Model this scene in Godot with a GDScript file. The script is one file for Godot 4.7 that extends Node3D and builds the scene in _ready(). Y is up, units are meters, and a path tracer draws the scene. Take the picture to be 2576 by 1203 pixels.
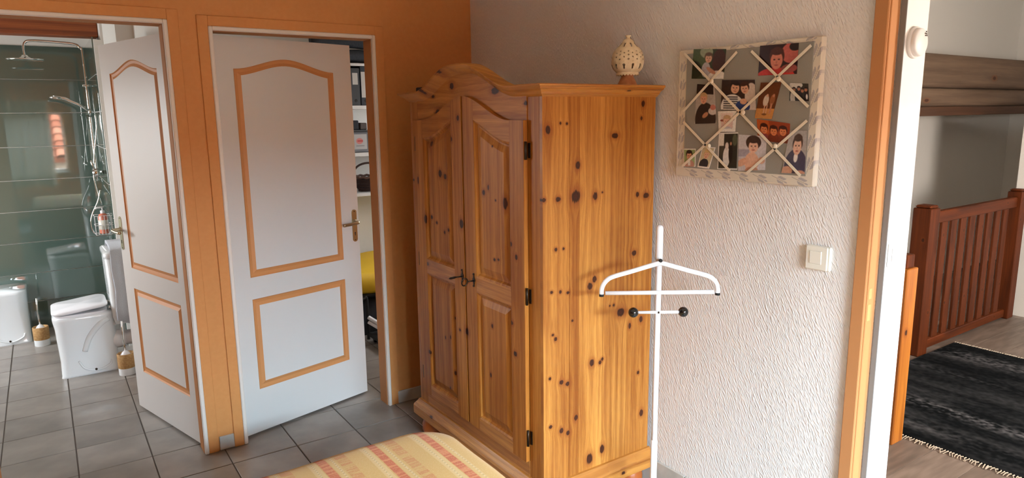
extends Node3D
# An attic bedroom corner: orange partition wall with two moulded doors (bathroom, store room),
# white plaster wall with pine wardrobe, pinboard and coat stand, doorway to a landing.
# World: room corner at the origin, orange wall in z = 0 (x < 0), plaster wall in x = 0 (z > 0).

const SKY_ENERGY := 14.0
const EXPOSURE := 1.27

var M := {}
var names := {}


func _ready() -> void:
	setup_view()
	setup_materials()
	build_shell()
	build_floor_tiles()
	build_interior_doors()
	build_wardrobe()
	build_bed()
	build_coat_stand()
	build_pinboard()
	build_lamp()
	build_switches()
	build_bathroom()
	build_store_room()
	build_landing()
	build_outside()


# ------------------------------------------------------------------ camera and light
func setup_view() -> void:
	var cam := Camera3D.new()
	cam.name = "camera"
	var fw := Vector3(0.55287226, -0.17958953, -0.8136829)
	var rt := Vector3(0.82579246, -0.01240264, 0.56383773)
	var up := Vector3(0.11135117, 0.98366345, -0.1414466)
	cam.transform = Transform3D(Basis(rt, up, -fw), Vector3(-2.108, 1.6548, 3.4976))
	cam.fov = 38.508
	cam.near = 0.05
	cam.far = 100.0
	add_child(cam)
	cam.current = true
	var env := Environment.new()
	var sm := ProceduralSkyMaterial.new()
	sm.sky_top_color = Color(0.93, 0.95, 0.97)
	sm.sky_horizon_color = Color(1.0, 0.98, 0.95)
	sm.ground_horizon_color = Color(0.55, 0.55, 0.52)
	sm.ground_bottom_color = Color(0.40, 0.38, 0.35)
	var sky := Sky.new()
	sky.sky_material = sm
	env.background_mode = Environment.BG_SKY
	env.sky = sky
	env.background_energy_multiplier = SKY_ENERGY
	env.tonemap_mode = Environment.TONE_MAPPER_LINEAR
	env.tonemap_exposure = EXPOSURE
	env.sdfgi_enabled = true
	env.ssao_enabled = true
	env.ssil_enabled = true
	var we := WorldEnvironment.new()
	we.name = "environment"
	we.environment = env
	add_child(we)
	# daylight entering by the windows, then a fill light added on the landing
	area("sky_over_the_street", Vector3(-0.95, 2.5, 5.75), Vector3(-0.95, 2.3, 4.0), Vector2(2.8, 1.35), 165.0, Color(0.765, 0.91, 1.0))
	area("bathroom_window_daylight", Vector3(-3.88, 1.45, -2.2), Vector3(-2.6, 0.8, -2.1), Vector2(0.95, 0.95), 2.5, Color(0.95, 0.98, 1.0))
	area("store_room_window_daylight", Vector3(1.12, 1.6, -1.0), Vector3(0.0, 1.2, -1.3), Vector2(0.75, 0.75), 0.5, Color(0.92, 0.96, 1.0))
	area("landing_fill_light", Vector3(1.9, 1.55, 4.585), Vector3(2.2, 0.9, 3.0), Vector2(0.8, 0.9), 10.0, Color(1.0, 0.96, 0.91))  # unseen fill lamp added to brighten the landing


func area(called: String, at: Vector3, to: Vector3, size: Vector2, energy: float, col: Color) -> void:
	var l := AreaLight3D.new()
	l.name = called
	l.area_size = size
	l.light_energy = energy
	l.light_color = col
	l.area_normalize_energy = true
	l.area_range = 20.0
	l.area_attenuation = 2.0
	l.shadow_enabled = true
	add_child(l)
	l.look_at_from_position(at, to, Vector3.UP)


# ------------------------------------------------------------------ mesh builder
class MB:
	var st := SurfaceTool.new()
	var uvf: Callable

	func _init() -> void:
		st.begin(Mesh.PRIMITIVE_TRIANGLES)
		st.set_smooth_group(-1)

	func smooth(on: bool) -> MB:
		st.set_smooth_group(0 if on else -1)
		return self

	func vert(p: Vector3, n: Vector3) -> void:
		if uvf.is_valid():
			st.set_uv(uvf.call(p, n))
		st.add_vertex(p)

	func tri(a: Vector3, b: Vector3, c: Vector3, out: Vector3) -> void:
		var g := (b - a).cross(c - a)
		if g.dot(out) >= 0.0:
			vert(a, g); vert(c, g); vert(b, g)
		else:
			vert(a, -g); vert(b, -g); vert(c, -g)

	func quad(a: Vector3, b: Vector3, c: Vector3, d: Vector3, out: Vector3) -> void:
		tri(a, b, c, out)
		tri(a, c, d, out)

	func box(c: Vector3, s: Vector3, b := 0.0, t := Basis()) -> MB:
		var h := s * 0.5
		for i in 3:
			var j := (i + 1) % 3
			var k := (i + 2) % 3
			for sg in [-1.0, 1.0]:
				var q: Array = []
				for e in [[-1, -1], [1, -1], [1, 1], [-1, 1]]:
					var p := Vector3()
					p[i] = sg * h[i]
					p[j] = e[0] * (h[j] - b)
					p[k] = e[1] * (h[k] - b)
					q.append(c + t * p)
				var o := Vector3()
				o[i] = sg
				quad(q[0], q[1], q[2], q[3], t * o)
			if b > 0.0:
				for sj in [-1.0, 1.0]:
					for sk in [-1.0, 1.0]:
						var q: Array = []
						for e in [[-1, 0], [1, 0], [1, 1], [-1, 1]]:
							var p := Vector3()
							p[i] = e[0] * (h[i] - b)
							p[j] = sj * (h[j] - (b if e[1] == 0 else 0.0))
							p[k] = sk * (h[k] - (b if e[1] == 1 else 0.0))
							q.append(c + t * p)
						var o := Vector3()
						o[j] = sj
						o[k] = sk
						quad(q[0], q[1], q[2], q[3], t * o)
		if b > 0.0:
			for sx in [-1.0, 1.0]:
				for sy in [-1.0, 1.0]:
					for sz in [-1.0, 1.0]:
						var s3 := Vector3(sx, sy, sz)
						var a := Vector3(sx * h.x, sy * (h.y - b), sz * (h.z - b))
						var bb := Vector3(sx * (h.x - b), sy * h.y, sz * (h.z - b))
						var cc := Vector3(sx * (h.x - b), sy * (h.y - b), sz * h.z)
						tri(c + t * a, c + t * bb, c + t * cc, t * s3)
		return self

	# box from its two corners
	func span(a: Vector3, b: Vector3, bev := 0.0) -> MB:
		return box((a + b) * 0.5, (b - a).abs(), bev)

	# polygon in 2D, set into space by o + u*x + v*y, thick along n from d0 to d1
	func prism(pts: PackedVector2Array, o: Vector3, u: Vector3, v: Vector3, d0: float, d1: float) -> MB:
		var n := u.cross(v).normalized()
		var idx := Geometry2D.triangulate_polygon(pts)
		for side in 2:
			var d: float = d0 if side == 0 else d1
			var out: Vector3 = n * (d - (d0 + d1) * 0.5)
			for i in range(0, idx.size(), 3):
				var q: Array = []
				for k in 3:
					var p: Vector2 = pts[idx[i + k]]
					q.append(o + u * p.x + v * p.y + n * d)
				tri(q[0], q[1], q[2], out)
		var ccw := not Geometry2D.is_polygon_clockwise(pts)
		for i in pts.size():
			var p := pts[i]
			var q := pts[(i + 1) % pts.size()]
			var e := q - p
			var o2 := Vector2(e.y, -e.x) if ccw else Vector2(-e.y, e.x)
			var a := o + u * p.x + v * p.y
			var b := o + u * q.x + v * q.y
			quad(a + n * d0, b + n * d0, b + n * d1, a + n * d1, u * o2.x + v * o2.y)
		return self

	# strip of quads between two open or closed rows of points
	func strip(r0: Array, r1: Array, out: Vector3, closed := false, ctr := Vector3.INF) -> MB:
		var n := r0.size()
		for i in (n if closed else n - 1):
			var j := (i + 1) % n
			var o := out
			if ctr != Vector3.INF:
				o = (r0[i] + r1[j]) * 0.5 - ctr
			quad(r0[i], r0[j], r1[j], r1[i], o)
		return self

	func fan(r: Array, out: Vector3) -> MB:
		var c := Vector3()
		for p in r:
			c += p
		c /= r.size()
		for i in r.size():
			tri(c, r[i], r[(i + 1) % r.size()], out)
		return self

	# closed loops of equal length, joined in order; the side that faces out follows from the enclosed volume
	func loft(loops: Array, cap0 := true, cap1 := true) -> MB:
		var n: int = loops[0].size()
		var c := Vector3()
		for lp in loops:
			c += mid(lp)
		c /= loops.size()
		var vol := 0.0
		for k in loops.size() - 1:
			for i in n:
				var j := (i + 1) % n
				var p0: Vector3 = loops[k][i] - c
				var p1: Vector3 = loops[k][j] - c
				var p2: Vector3 = loops[k + 1][j] - c
				var p3: Vector3 = loops[k + 1][i] - c
				vol += p0.dot(p1.cross(p2)) + p0.dot(p2.cross(p3))
		var sg := 1.0 if vol > 0.0 else -1.0
		for k in loops.size() - 1:
			for i in n:
				var j := (i + 1) % n
				var q0: Vector3 = loops[k][i]
				var q1: Vector3 = loops[k][j]
				var q2: Vector3 = loops[k + 1][j]
				var q3: Vector3 = loops[k + 1][i]
				tri(q0, q1, q2, (q1 - q0).cross(q2 - q0) * sg)
				tri(q0, q2, q3, (q2 - q0).cross(q3 - q0) * sg)
		var first: Array = loops[0]
		var last: Array = loops[loops.size() - 1]
		if cap0:
			fan(first, mid(first) - mid(loops[1]))
		if cap1:
			fan(last, mid(last) - mid(loops[loops.size() - 2]))
		return self

	static func mid(r: Array) -> Vector3:
		var c := Vector3()
		for p in r:
			c += p
		return c / r.size()

	func tube(path: Array, r: float, n := 8, r_end := -1.0, closed := false) -> MB:
		var rings: Array = []
		var nrm := Vector3.ZERO
		var cnt := path.size()
		for i in cnt:
			var t: Vector3
			if closed:
				t = (path[(i + 1) % cnt] - path[(i - 1 + cnt) % cnt]).normalized()
			else:
				t = (path[mini(i + 1, cnt - 1)] - path[maxi(i - 1, 0)]).normalized()
			if nrm == Vector3.ZERO:
				nrm = t.cross(Vector3.UP if absf(t.y) < 0.9 else Vector3.RIGHT).normalized()
			nrm = (nrm - t * nrm.dot(t)).normalized()
			var bi := t.cross(nrm)
			var rr: float = r if r_end < 0.0 else lerpf(r, r_end, float(i) / (cnt - 1))
			var ring: Array = []
			for k in n:
				var a := TAU * k / n
				ring.append(path[i] + (nrm * cos(a) + bi * sin(a)) * rr)
			rings.append(ring)
		for i in (cnt if closed else cnt - 1):
			var i2: int = (i + 1) % cnt
			var c: Vector3 = (path[i] + path[i2]) * 0.5
			for k in n:
				var k2 := (k + 1) % n
				quad(rings[i][k], rings[i][k2], rings[i2][k2], rings[i2][k], (rings[i][k] + rings[i2][k2]) * 0.5 - c)
		if not closed:
			fan(rings[0], path[0] - path[1])
			fan(rings[cnt - 1], path[cnt - 1] - path[cnt - 2])
		return self

	# profile of (radius, height) from the bottom up the outside to the top, turned about an axis
	func lathe(prof: Array, c: Vector3, n := 24, t := Basis()) -> MB:
		for i in prof.size() - 1:
			var p: Vector2 = prof[i]
			var q: Vector2 = prof[i + 1]
			var e := q - p
			for k in n:
				var a0 := TAU * k / n
				var a1 := TAU * (k + 1) / n
				var am := (a0 + a1) * 0.5
				var out := t * Vector3(cos(am) * e.y, -e.x, sin(am) * e.y)
				var A := c + t * Vector3(cos(a0) * p.x, p.y, sin(a0) * p.x)
				var B := c + t * Vector3(cos(a1) * p.x, p.y, sin(a1) * p.x)
				var C := c + t * Vector3(cos(a1) * q.x, q.y, sin(a1) * q.x)
				var D := c + t * Vector3(cos(a0) * q.x, q.y, sin(a0) * q.x)
				if p.x < 1e-6:
					tri(A, C, D, out)
				elif q.x < 1e-6:
					tri(A, B, C, out)
				else:
					quad(A, B, C, D, out)
		return self

	func sphere(c: Vector3, r: float, n := 16) -> MB:
		var prof: Array = []
		for i in n / 2 + 1:
			var a := PI * i / (n / 2) - PI / 2
			prof.append(Vector2(maxf(0.0, cos(a)) * r if i > 0 and i < n / 2 else 0.0, sin(a) * r))
		return lathe(prof, c, n)

	func done() -> ArrayMesh:
		st.generate_normals()
		return st.commit()


func mb() -> MB:
	return MB.new()


func curve3(pts: Array, per := 6) -> Array:
	# Catmull-Rom through the points
	var out: Array = []
	for i in pts.size() - 1:
		var p0: Vector3 = pts[maxi(i - 1, 0)]
		var p1: Vector3 = pts[i]
		var p2: Vector3 = pts[i + 1]
		var p3: Vector3 = pts[mini(i + 2, pts.size() - 1)]
		for k in per:
			out.append(p1.cubic_interpolate(p2, p0, p3, float(k) / per))
	out.append(pts[pts.size() - 1])
	return out


# ------------------------------------------------------------------ nodes
func numbered(n: String) -> String:
	if not names.has(n):
		names[n] = 0
		return n
	names[n] += 1
	return "%s_%03d" % [n, names[n]]


func part(called: String, b: MB, m: Material, parent: Node3D, label := "") -> MeshInstance3D:
	return part_mesh(called, b.done(), m, parent, label)


func part_mesh(called: String, mesh: Mesh, m: Material, parent: Node3D, label := "") -> MeshInstance3D:
	var o := MeshInstance3D.new()
	o.name = called
	o.mesh = mesh
	o.material_override = m
	o.cast_shadow = GeometryInstance3D.SHADOW_CASTING_SETTING_ON
	parent.add_child(o, true)
	if parent.get_parent() == self and not (parent is MeshInstance3D):
		o.position = -parent.position
	if label != "":
		o.set_meta("label", label)
	return o


func thing(called: String, label: String, category: String, at: Vector3, group := "") -> Node3D:
	var o := Node3D.new()
	o.name = numbered(called)
	add_child(o)
	o.position = at
	tag(o, label, category, group)
	return o


func tag(o: Node3D, label: String, category: String, group := "", kind := "") -> void:
	o.set_meta("label", label)
	o.set_meta("category", category)
	if group != "":
		o.set_meta("group", group)
	if kind != "":
		o.set_meta("kind", kind)


func single(called: String, b: MB, m: Material, label: String, category: String, group := "") -> MeshInstance3D:
	var o := MeshInstance3D.new()
	o.name = numbered(called)
	o.mesh = b.done()
	o.material_override = m
	add_child(o)
	tag(o, label, category, group)
	return o


func structure(called: String, b: MB, m: Material, label := "", category := "") -> MeshInstance3D:
	var o := MeshInstance3D.new()
	o.name = called
	o.mesh = b.done()
	o.material_override = m
	add_child(o)
	o.set_meta("kind", "structure")
	if label != "":
		o.set_meta("label", label)
		o.set_meta("category", category)
	return o


# ------------------------------------------------------------------ textures and materials
func noise_bytes(w: int, h: int, sw: int, sh: int, freq: float, sd: int, oct := 3) -> PackedByteArray:
	# noise made at sw x sh and stretched to w x h, one byte a pixel
	var f := FastNoiseLite.new()
	f.seed = sd
	f.noise_type = FastNoiseLite.TYPE_SIMPLEX_SMOOTH
	f.frequency = freq
	f.fractal_octaves = oct
	var im := f.get_seamless_image(sw, sh, false, false, 0.15)
	im.convert(Image.FORMAT_L8)
	im.resize(w, h, Image.INTERPOLATE_CUBIC)
	return im.get_data()


func tex_rgb(w: int, h: int, d: PackedByteArray) -> ImageTexture:
	var im := Image.create_from_data(w, h, false, Image.FORMAT_RGB8, d)
	im.generate_mipmaps()
	return ImageTexture.create_from_image(im)


func speckle(w: int, h: int, c0: Color, c1: Color, freq: float, sd: int, oct := 4, stretch := 1) -> ImageTexture:
	var nb := noise_bytes(w, h, w, h / stretch, freq, sd, oct)
	var d := PackedByteArray()
	d.resize(w * h * 3)
	for i in w * h:
		var t := clampf((nb[i] / 255.0 - 0.5) * 1.6 + 0.5, 0.0, 1.0)
		var c := c0.lerp(c1, t)
		d[i * 3] = int(c.r * 255.0)
		d[i * 3 + 1] = int(c.g * 255.0)
		d[i * 3 + 2] = int(c.b * 255.0)
	return tex_rgb(w, h, d)


# pine: boards across (edges in metres), knots as x, y, rx, ry in metres, size in metres
func pine(w: int, h: int, wm: float, hm: float, edges: Array, tones: Array, knots: Array, x0: float, y0: float, light: Color, dark: Color, sd: int) -> ImageTexture:
	var grain := noise_bytes(w, h, w, maxi(h / 40, 16), 0.055, sd, 3)
	var fine := noise_bytes(w, h, w, maxi(h / 14, 16), 0.25, sd + 1, 2)
	var slow := noise_bytes(w, h, 128, 64, 0.02, sd + 2, 2)
	var px := w / wm
	var py := h / hm
	var disp := PackedFloat32Array()
	disp.resize(w * h)
	var kn := knots.size() / 4
	for k in kn:
		var kx: float = (knots[k * 4] - x0) * px
		var ky: float = h - (knots[k * 4 + 1] - y0) * py
		var rx: float = knots[k * 4 + 2] * px
		var ry: float = knots[k * 4 + 3] * py
		var x_a := maxi(0, int(kx - rx * 7))
		var x_b := mini(w - 1, int(kx + rx * 7))
		var y_a := maxi(0, int(ky - ry * 8))
		var y_b := mini(h - 1, int(ky + ry * 8))
		for y in range(y_a, y_b + 1):
			var fy := exp(-pow((y - ky) / (ry * 3.2), 2.0))
			for x in range(x_a, x_b + 1):
				var dx := (x - kx) / rx
				disp[y * w + x] -= (dx / (0.6 + absf(dx))) * exp(-absf(dx) * 0.55) * rx * 2.6 * fy
	var d := PackedByteArray()
	d.resize(w * h * 3)
	var bi := PackedInt32Array()
	bi.resize(w)
	var seam := PackedFloat32Array()
	seam.resize(w)
	for x in w:
		var xm := x0 + x / px
		for e in edges.size() - 1:
			if xm >= edges[e]:
				bi[x] = e
		for e in edges:
			var sdist := absf(xm - e) * px
			if sdist < 1.2:
				seam[x] = 0.16
	var off := PackedInt32Array()
	for e in edges.size():
		off.append((e * 137) % w)
	for y in h:
		var row := y * w
		for x in w:
			var b := bi[x]
			var gx := int(x + disp[row + x]) + off[b]
			gx = ((gx % w) + w) % w
			var g := grain[row + gx] / 255.0 - 0.5
			var f := fine[row + gx] / 255.0 - 0.5
			var s := slow[row + x] / 255.0 - 0.5
			var ring := sin((gx + g * 26.0) * 0.42)
			var t: float = 0.34 + tones[b] + g * 0.75 + f * 0.28 + s * 0.5 + maxf(0.0, ring) * 0.16 + seam[x]
			t = clampf(t, 0.0, 1.2)
			var i := (row + x) * 3
			d[i] = int(clampf(light.r + (dark.r - light.r) * t, 0.0, 1.0) * 255.0)
			d[i + 1] = int(clampf(light.g + (dark.g - light.g) * t, 0.0, 1.0) * 255.0)
			d[i + 2] = int(clampf(light.b + (dark.b - light.b) * t, 0.0, 1.0) * 255.0)
	for k in kn:
		var kx: float = (knots[k * 4] - x0) * px
		var ky: float = h - (knots[k * 4 + 1] - y0) * py
		var rx: float = knots[k * 4 + 2] * px
		var ry: float = knots[k * 4 + 3] * py
		for y in range(maxi(0, int(ky - ry * 3)), mini(h - 1, int(ky + ry * 3)) + 1):
			for x in range(maxi(0, int(kx - rx * 3)), mini(w - 1, int(kx + rx * 3)) + 1):
				var ii := y * w + x
				var wob := (fine[ii] / 255.0 - 0.5) * 0.5
				var q := sqrt(pow((x - kx) / rx, 2.0) + pow((y - ky) / ry, 2.0)) + wob
				var halo := clampf(1.0 - (q - 0.9) / 1.5, 0.0, 1.0) * 0.5
				var core := clampf((1.12 - q) / 0.3, 0.0, 1.0)
				var inner := clampf((0.62 - q) / 0.3, 0.0, 1.0)
				var i := ii * 3
				var c := Color(d[i] / 255.0, d[i + 1] / 255.0, d[i + 2] / 255.0)
				c = c.lerp(Color(0.50, 0.24, 0.08), halo)
				c = c.lerp(Color(0.20, 0.09, 0.045), core * 0.92)
				c = c.lerp(Color(0.30, 0.13, 0.06), inner * 0.6)
				d[i] = int(c.r * 255.0)
				d[i + 1] = int(c.g * 255.0)
				d[i + 2] = int(c.b * 255.0)
	return tex_rgb(w, h, d)


func mat(c: Color, rough := 0.6, metal := 0.0, spec := 0.5) -> StandardMaterial3D:
	var m := StandardMaterial3D.new()
	m.albedo_color = c
	m.roughness = rough
	m.metallic = metal
	m.metallic_specular = spec
	return m


func tmat(t: Texture2D, rough := 0.6, spec := 0.5) -> StandardMaterial3D:
	var m := mat(Color.WHITE, rough, 0.0, spec)
	m.albedo_texture = t
	return m


func triplanar(m: StandardMaterial3D, scale: Vector3) -> StandardMaterial3D:
	m.uv1_triplanar = true
	m.uv1_world_triplanar = true
	m.uv1_scale = scale
	m.uv1_triplanar_sharpness = 8.0
	return m


func relief(m: StandardMaterial3D, t: Texture2D, cm: float) -> StandardMaterial3D:
	m.heightmap_enabled = true
	m.heightmap_texture = t
	m.heightmap_scale = cm
	return m


func plaster_height() -> ImageTexture:
	# short slanted trowel ridges
	var w := 512
	var a := noise_bytes(w, w, 512, 170, 0.075, 11, 2)
	var b := noise_bytes(w, w, 512, 512, 0.03, 12, 2)
	var d := PackedByteArray()
	d.resize(w * w)
	for y in w:
		for x in w:
			var sx := ((x + y / 2) % w + w) % w
			var v := a[y * w + sx] / 255.0
			v = pow(clampf((v - 0.42) * 2.4, 0.0, 1.0), 1.3) + (b[y * w + x] / 255.0 - 0.5) * 0.25
			d[y * w + x] = int(clampf(v * 0.8 + 0.1, 0.0, 1.0) * 255.0)
	var im := Image.create_from_data(w, w, false, Image.FORMAT_L8, d)
	im.generate_mipmaps()
	return ImageTexture.create_from_image(im)


func grey_noise(w: int, freq: float, sd: int, oct := 3) -> ImageTexture:
	var im := Image.create_from_data(w, w, false, Image.FORMAT_L8, noise_bytes(w, w, w, w, freq, sd, oct))
	im.generate_mipmaps()
	return ImageTexture.create_from_image(im)


const SIDE_KNOTS := [-0.578, 1.597, 0.012, 0.015, -0.52, 1.62, 0.005, 0.005, -0.49, 1.618, 0.005, 0.005, -0.099, 1.69, 0.009, 0.012, -0.107, 1.632, 0.006, 0.008, -0.249, 1.567, 0.016, 0.01, -0.436, 1.462, 0.011, 0.015, -0.531, 1.339, 0.011, 0.009, -0.446, 1.343, 0.021, 0.023, -0.348, 1.337, 0.011, 0.015, -0.311, 1.349, 0.004, 0.004, -0.121, 1.326, 0.008, 0.011, -0.071, 1.318, 0.015, 0.011, -0.598, 1.341, 0.008, 0.008, -0.542, 1.148, 0.007, 0.007, -0.505, 1.147, 0.005, 0.005, -0.133, 1.084, 0.013, 0.011, -0.348, 1.004, 0.011, 0.013, -0.371, 0.979, 0.012, 0.014, -0.563, 0.984, 0.007, 0.006, -0.52, 0.979, 0.006, 0.007, -0.483, 0.97, 0.007, 0.006, -0.46, 0.853, 0.005, 0.005, -0.544, 0.794, 0.007, 0.008, -0.557, 0.813, 0.006, 0.005, -0.203, 0.842, 0.02, 0.017, -0.264, 0.88, 0.004, 0.004, -0.242, 0.879, 0.006, 0.006, -0.085, 0.791, 0.01, 0.013, -0.15, 0.774, 0.007, 0.012, -0.358, 0.656, 0.012, 0.014, -0.313, 0.648, 0.008, 0.008, -0.301, 0.66, 0.007, 0.007, -0.095, 0.554, 0.007, 0.008, -0.514, 0.61, 0.01, 0.009, -0.484, 0.596, 0.01, 0.009, -0.572, 0.638, 0.006, 0.006, -0.44, 0.44, 0.009, 0.012, -0.071, 0.362, 0.01, 0.015, -0.569, 0.436, 0.008, 0.007, -0.515, 0.405, 0.01, 0.011, -0.481, 0.386, 0.009, 0.01, -0.297, 0.261, 0.011, 0.019, -0.366, 0.237, 0.016, 0.022]
const FRONT_KNOTS := [0.842, 1.552, 0.013, 0.013, 0.911, 1.642, 0.01, 0.011, 0.73, 1.393, 0.014, 0.016, 0.778, 1.382, 0.012, 0.012, 1.103, 1.338, 0.01, 0.011, 1.259, 1.309, 0.012, 0.022, 1.192, 1.314, 0.005, 0.004, 0.634, 1.181, 0.01, 0.009, 0.683, 1.16, 0.008, 0.006, 0.92, 1.185, 0.015, 0.019, 0.793, 1.14, 0.007, 0.009, 0.757, 1.124, 0.007, 0.007, 0.513, 1.348, 0.006, 0.018, 0.649, 1.525, 0.012, 0.011, 1.098, 1.65, 0.009, 0.005, 1.272, 1.604, 0.005, 0.004, 1.175, 1.53, 0.005, 0.004, 1.304, 1.152, 0.009, 0.009, 0.577, 1.165, 0.012, 0.02, 1.138, 1.362, 0.005, 0.011, 1.342, 1.105, 0.009, 0.01, 1.177, 1.067, 0.008, 0.006, 1.207, 1.072, 0.008, 0.005, 1.303, 0.829, 0.01, 0.009, 1.15, 0.776, 0.007, 0.009, 0.946, 0.698, 0.014, 0.017, 0.881, 0.69, 0.008, 0.006, 0.824, 0.729, 0.006, 0.006, 1.327, 0.705, 0.01, 0.01, 1.132, 0.552, 0.006, 0.01, 0.734, 0.613, 0.005, 0.008, 0.783, 0.628, 0.005, 0.008, 0.813, 0.458, 0.007, 0.01, 0.573, 0.494, 0.012, 0.011, 0.768, 0.37, 0.007, 0.006]
# across the grain (height), along the grain (z)
const FRIEZE_KNOTS := [1.775, 0.838, 0.014, 0.016, 1.742, 1.184, 0.013, 0.026, 1.665, 0.704, 0.012, 0.019, 1.822, 0.783, 0.01, 0.03, 1.744, 0.62, 0.007, 0.014, 1.734, 0.664, 0.006, 0.014, 1.691, 1.391, 0.008, 0.011, 1.854, 0.976, 0.006, 0.013]


func setup_materials() -> void:
	var pl := plaster_height()
	var gn := grey_noise(256, 0.05, 31)
	M.plaster = relief(triplanar(mat(Color8(226, 220, 216), 0.85, 0.0, 0.3), Vector3(2.9, 2.9, 2.9)), pl, 0.17)
	M.white_wall = relief(triplanar(mat(Color8(230, 227, 222), 0.8, 0.0, 0.3), Vector3(2.2, 2.2, 2.2)), gn, 0.03)
	M.orange = relief(triplanar(tmat(speckle(256, 256, Color8(216, 148, 88), Color8(213, 144, 84), 0.06, 41), 0.62, 0.35), Vector3(2.0, 2.0, 2.0)), gn, 0.03)
	M.orange_paint = mat(Color8(184, 126, 80), 0.6, 0.0, 0.25)
	M.orange_moulding = mat(Color8(208, 144, 90), 0.5, 0.0, 0.4)
	M.white_paint = relief(triplanar(mat(Color8(220, 215, 211), 0.42, 0.0, 0.45), Vector3(4.0, 4.0, 4.0)), gn, 0.008)
	M.bead_white = mat(Color8(232, 222, 212), 0.45)
	M.ceiling = mat(Color8(244, 234, 220), 0.9)
	M.grout = mat(Color8(96, 86, 78), 0.9)
	for k in 4:
		var a: Color = [Color8(152, 143, 135), Color8(148, 138, 130), Color8(156, 147, 139), Color8(144, 135, 128)][k]
		var t := triplanar(tmat(speckle(256, 256, a, a.darkened(0.12), 0.012, 51 + k, 5), 0.32, 0.5), Vector3(1.3, 1.3, 1.3))
		M["tile%d" % k] = relief(t, gn, 0.01)
	M.skirt = triplanar(tmat(speckle(128, 128, Color8(196, 190, 182), Color8(180, 174, 166), 0.03, 61), 0.35), Vector3(2, 2, 2))
	M.chrome = mat(Color8(225, 225, 222), 0.12, 1.0)
	M.satin = mat(Color8(190, 178, 150), 0.3, 1.0)
	M.dark_metal = mat(Color8(60, 48, 38), 0.35, 0.9)
	M.black = mat(Color8(14, 13, 13), 0.12, 0.0, 0.6)
	M.matt_black = mat(Color8(22, 21, 21), 0.6)
	M.white_gloss = mat(Color8(240, 238, 240), 0.2, 0.0, 0.5)
	M.plastic = mat(Color8(228, 222, 208), 0.35)
	M.ceramic = mat(Color8(238, 240, 241), 0.07, 0.0, 0.55)
	M.ceramic.clearcoat_enabled = true
	M.ceramic.clearcoat = 0.5
	M.ceramic.clearcoat_roughness = 0.04
	# pine
	var pine_c := Color8(201, 138, 64)
	var pine_d := Color8(141, 79, 26)
	M.side = tmat(pine(512, 1344, 0.62, 1.62, [-0.62, -0.476, -0.427, -0.3, -0.167, 0.0], [0.04, 0.34, -0.08, 0.06, 0.2], SIDE_KNOTS, -0.62, 0.14, pine_c, pine_d, 71), 0.4, 0.4)
	M.front = tmat(pine(640, 1024, 1.12, 1.78, [0.38, 0.5, 0.577, 0.66, 0.755, 0.848, 0.944, 1.038, 1.12, 1.21, 1.303, 1.395, 1.5], [0.1, 0.05, 0.12, 0.0, 0.14, 0.04, 0.12, 0.0, 0.1, 0.04, 0.14, 0.1], FRONT_KNOTS, 0.38, 0.12, pine_c, pine_d, 81), 0.42, 0.32)
	M.rail = tmat(pine(256, 768, 0.5, 1.3, [1.45, 1.95], [0.06], FRIEZE_KNOTS, 1.45, 0.3, pine_c, pine_d, 91), 0.42, 0.32)
	M.trim_wood = tmat(pine(128, 768, 0.2, 1.3, [0.0, 0.2], [0.04], [0.06, 0.31, 0.008, 0.012, 0.12, 0.72, 0.009, 0.014, 0.05, 1.02, 0.006, 0.01, 0.14, 1.2, 0.01, 0.014], 0.0, 0.0, pine_c, pine_d, 95), 0.34, 0.5)
	M.bun = mat(Color8(170, 88, 34), 0.35)


# point where the sight line through a pixel of the photograph meets the plane z = v (depth given by what stands there)
func at(x: float, y: float, v: float) -> Vector3:
	var fw := Vector3(0.55287226, -0.17958953, -0.8136829)
	var rt := Vector3(0.82579246, -0.01240264, 0.56383773)
	var up := Vector3(0.11135117, 0.98366345, -0.1414466)
	var c := Vector3(-2.108, 1.6548, 3.4976)
	var d := fw + rt * ((x - 1288.0) / 1722.06) + up * ((601.5 - y) / 1722.06)
	return c + d * ((v - c.z) / d.z)


# ------------------------------------------------------------------ the room shell
const BATH_X0 := -3.9
const BATH_X1 := -1.58
const BATH_Z := -3.02
const HEAD := 2.055


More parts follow.
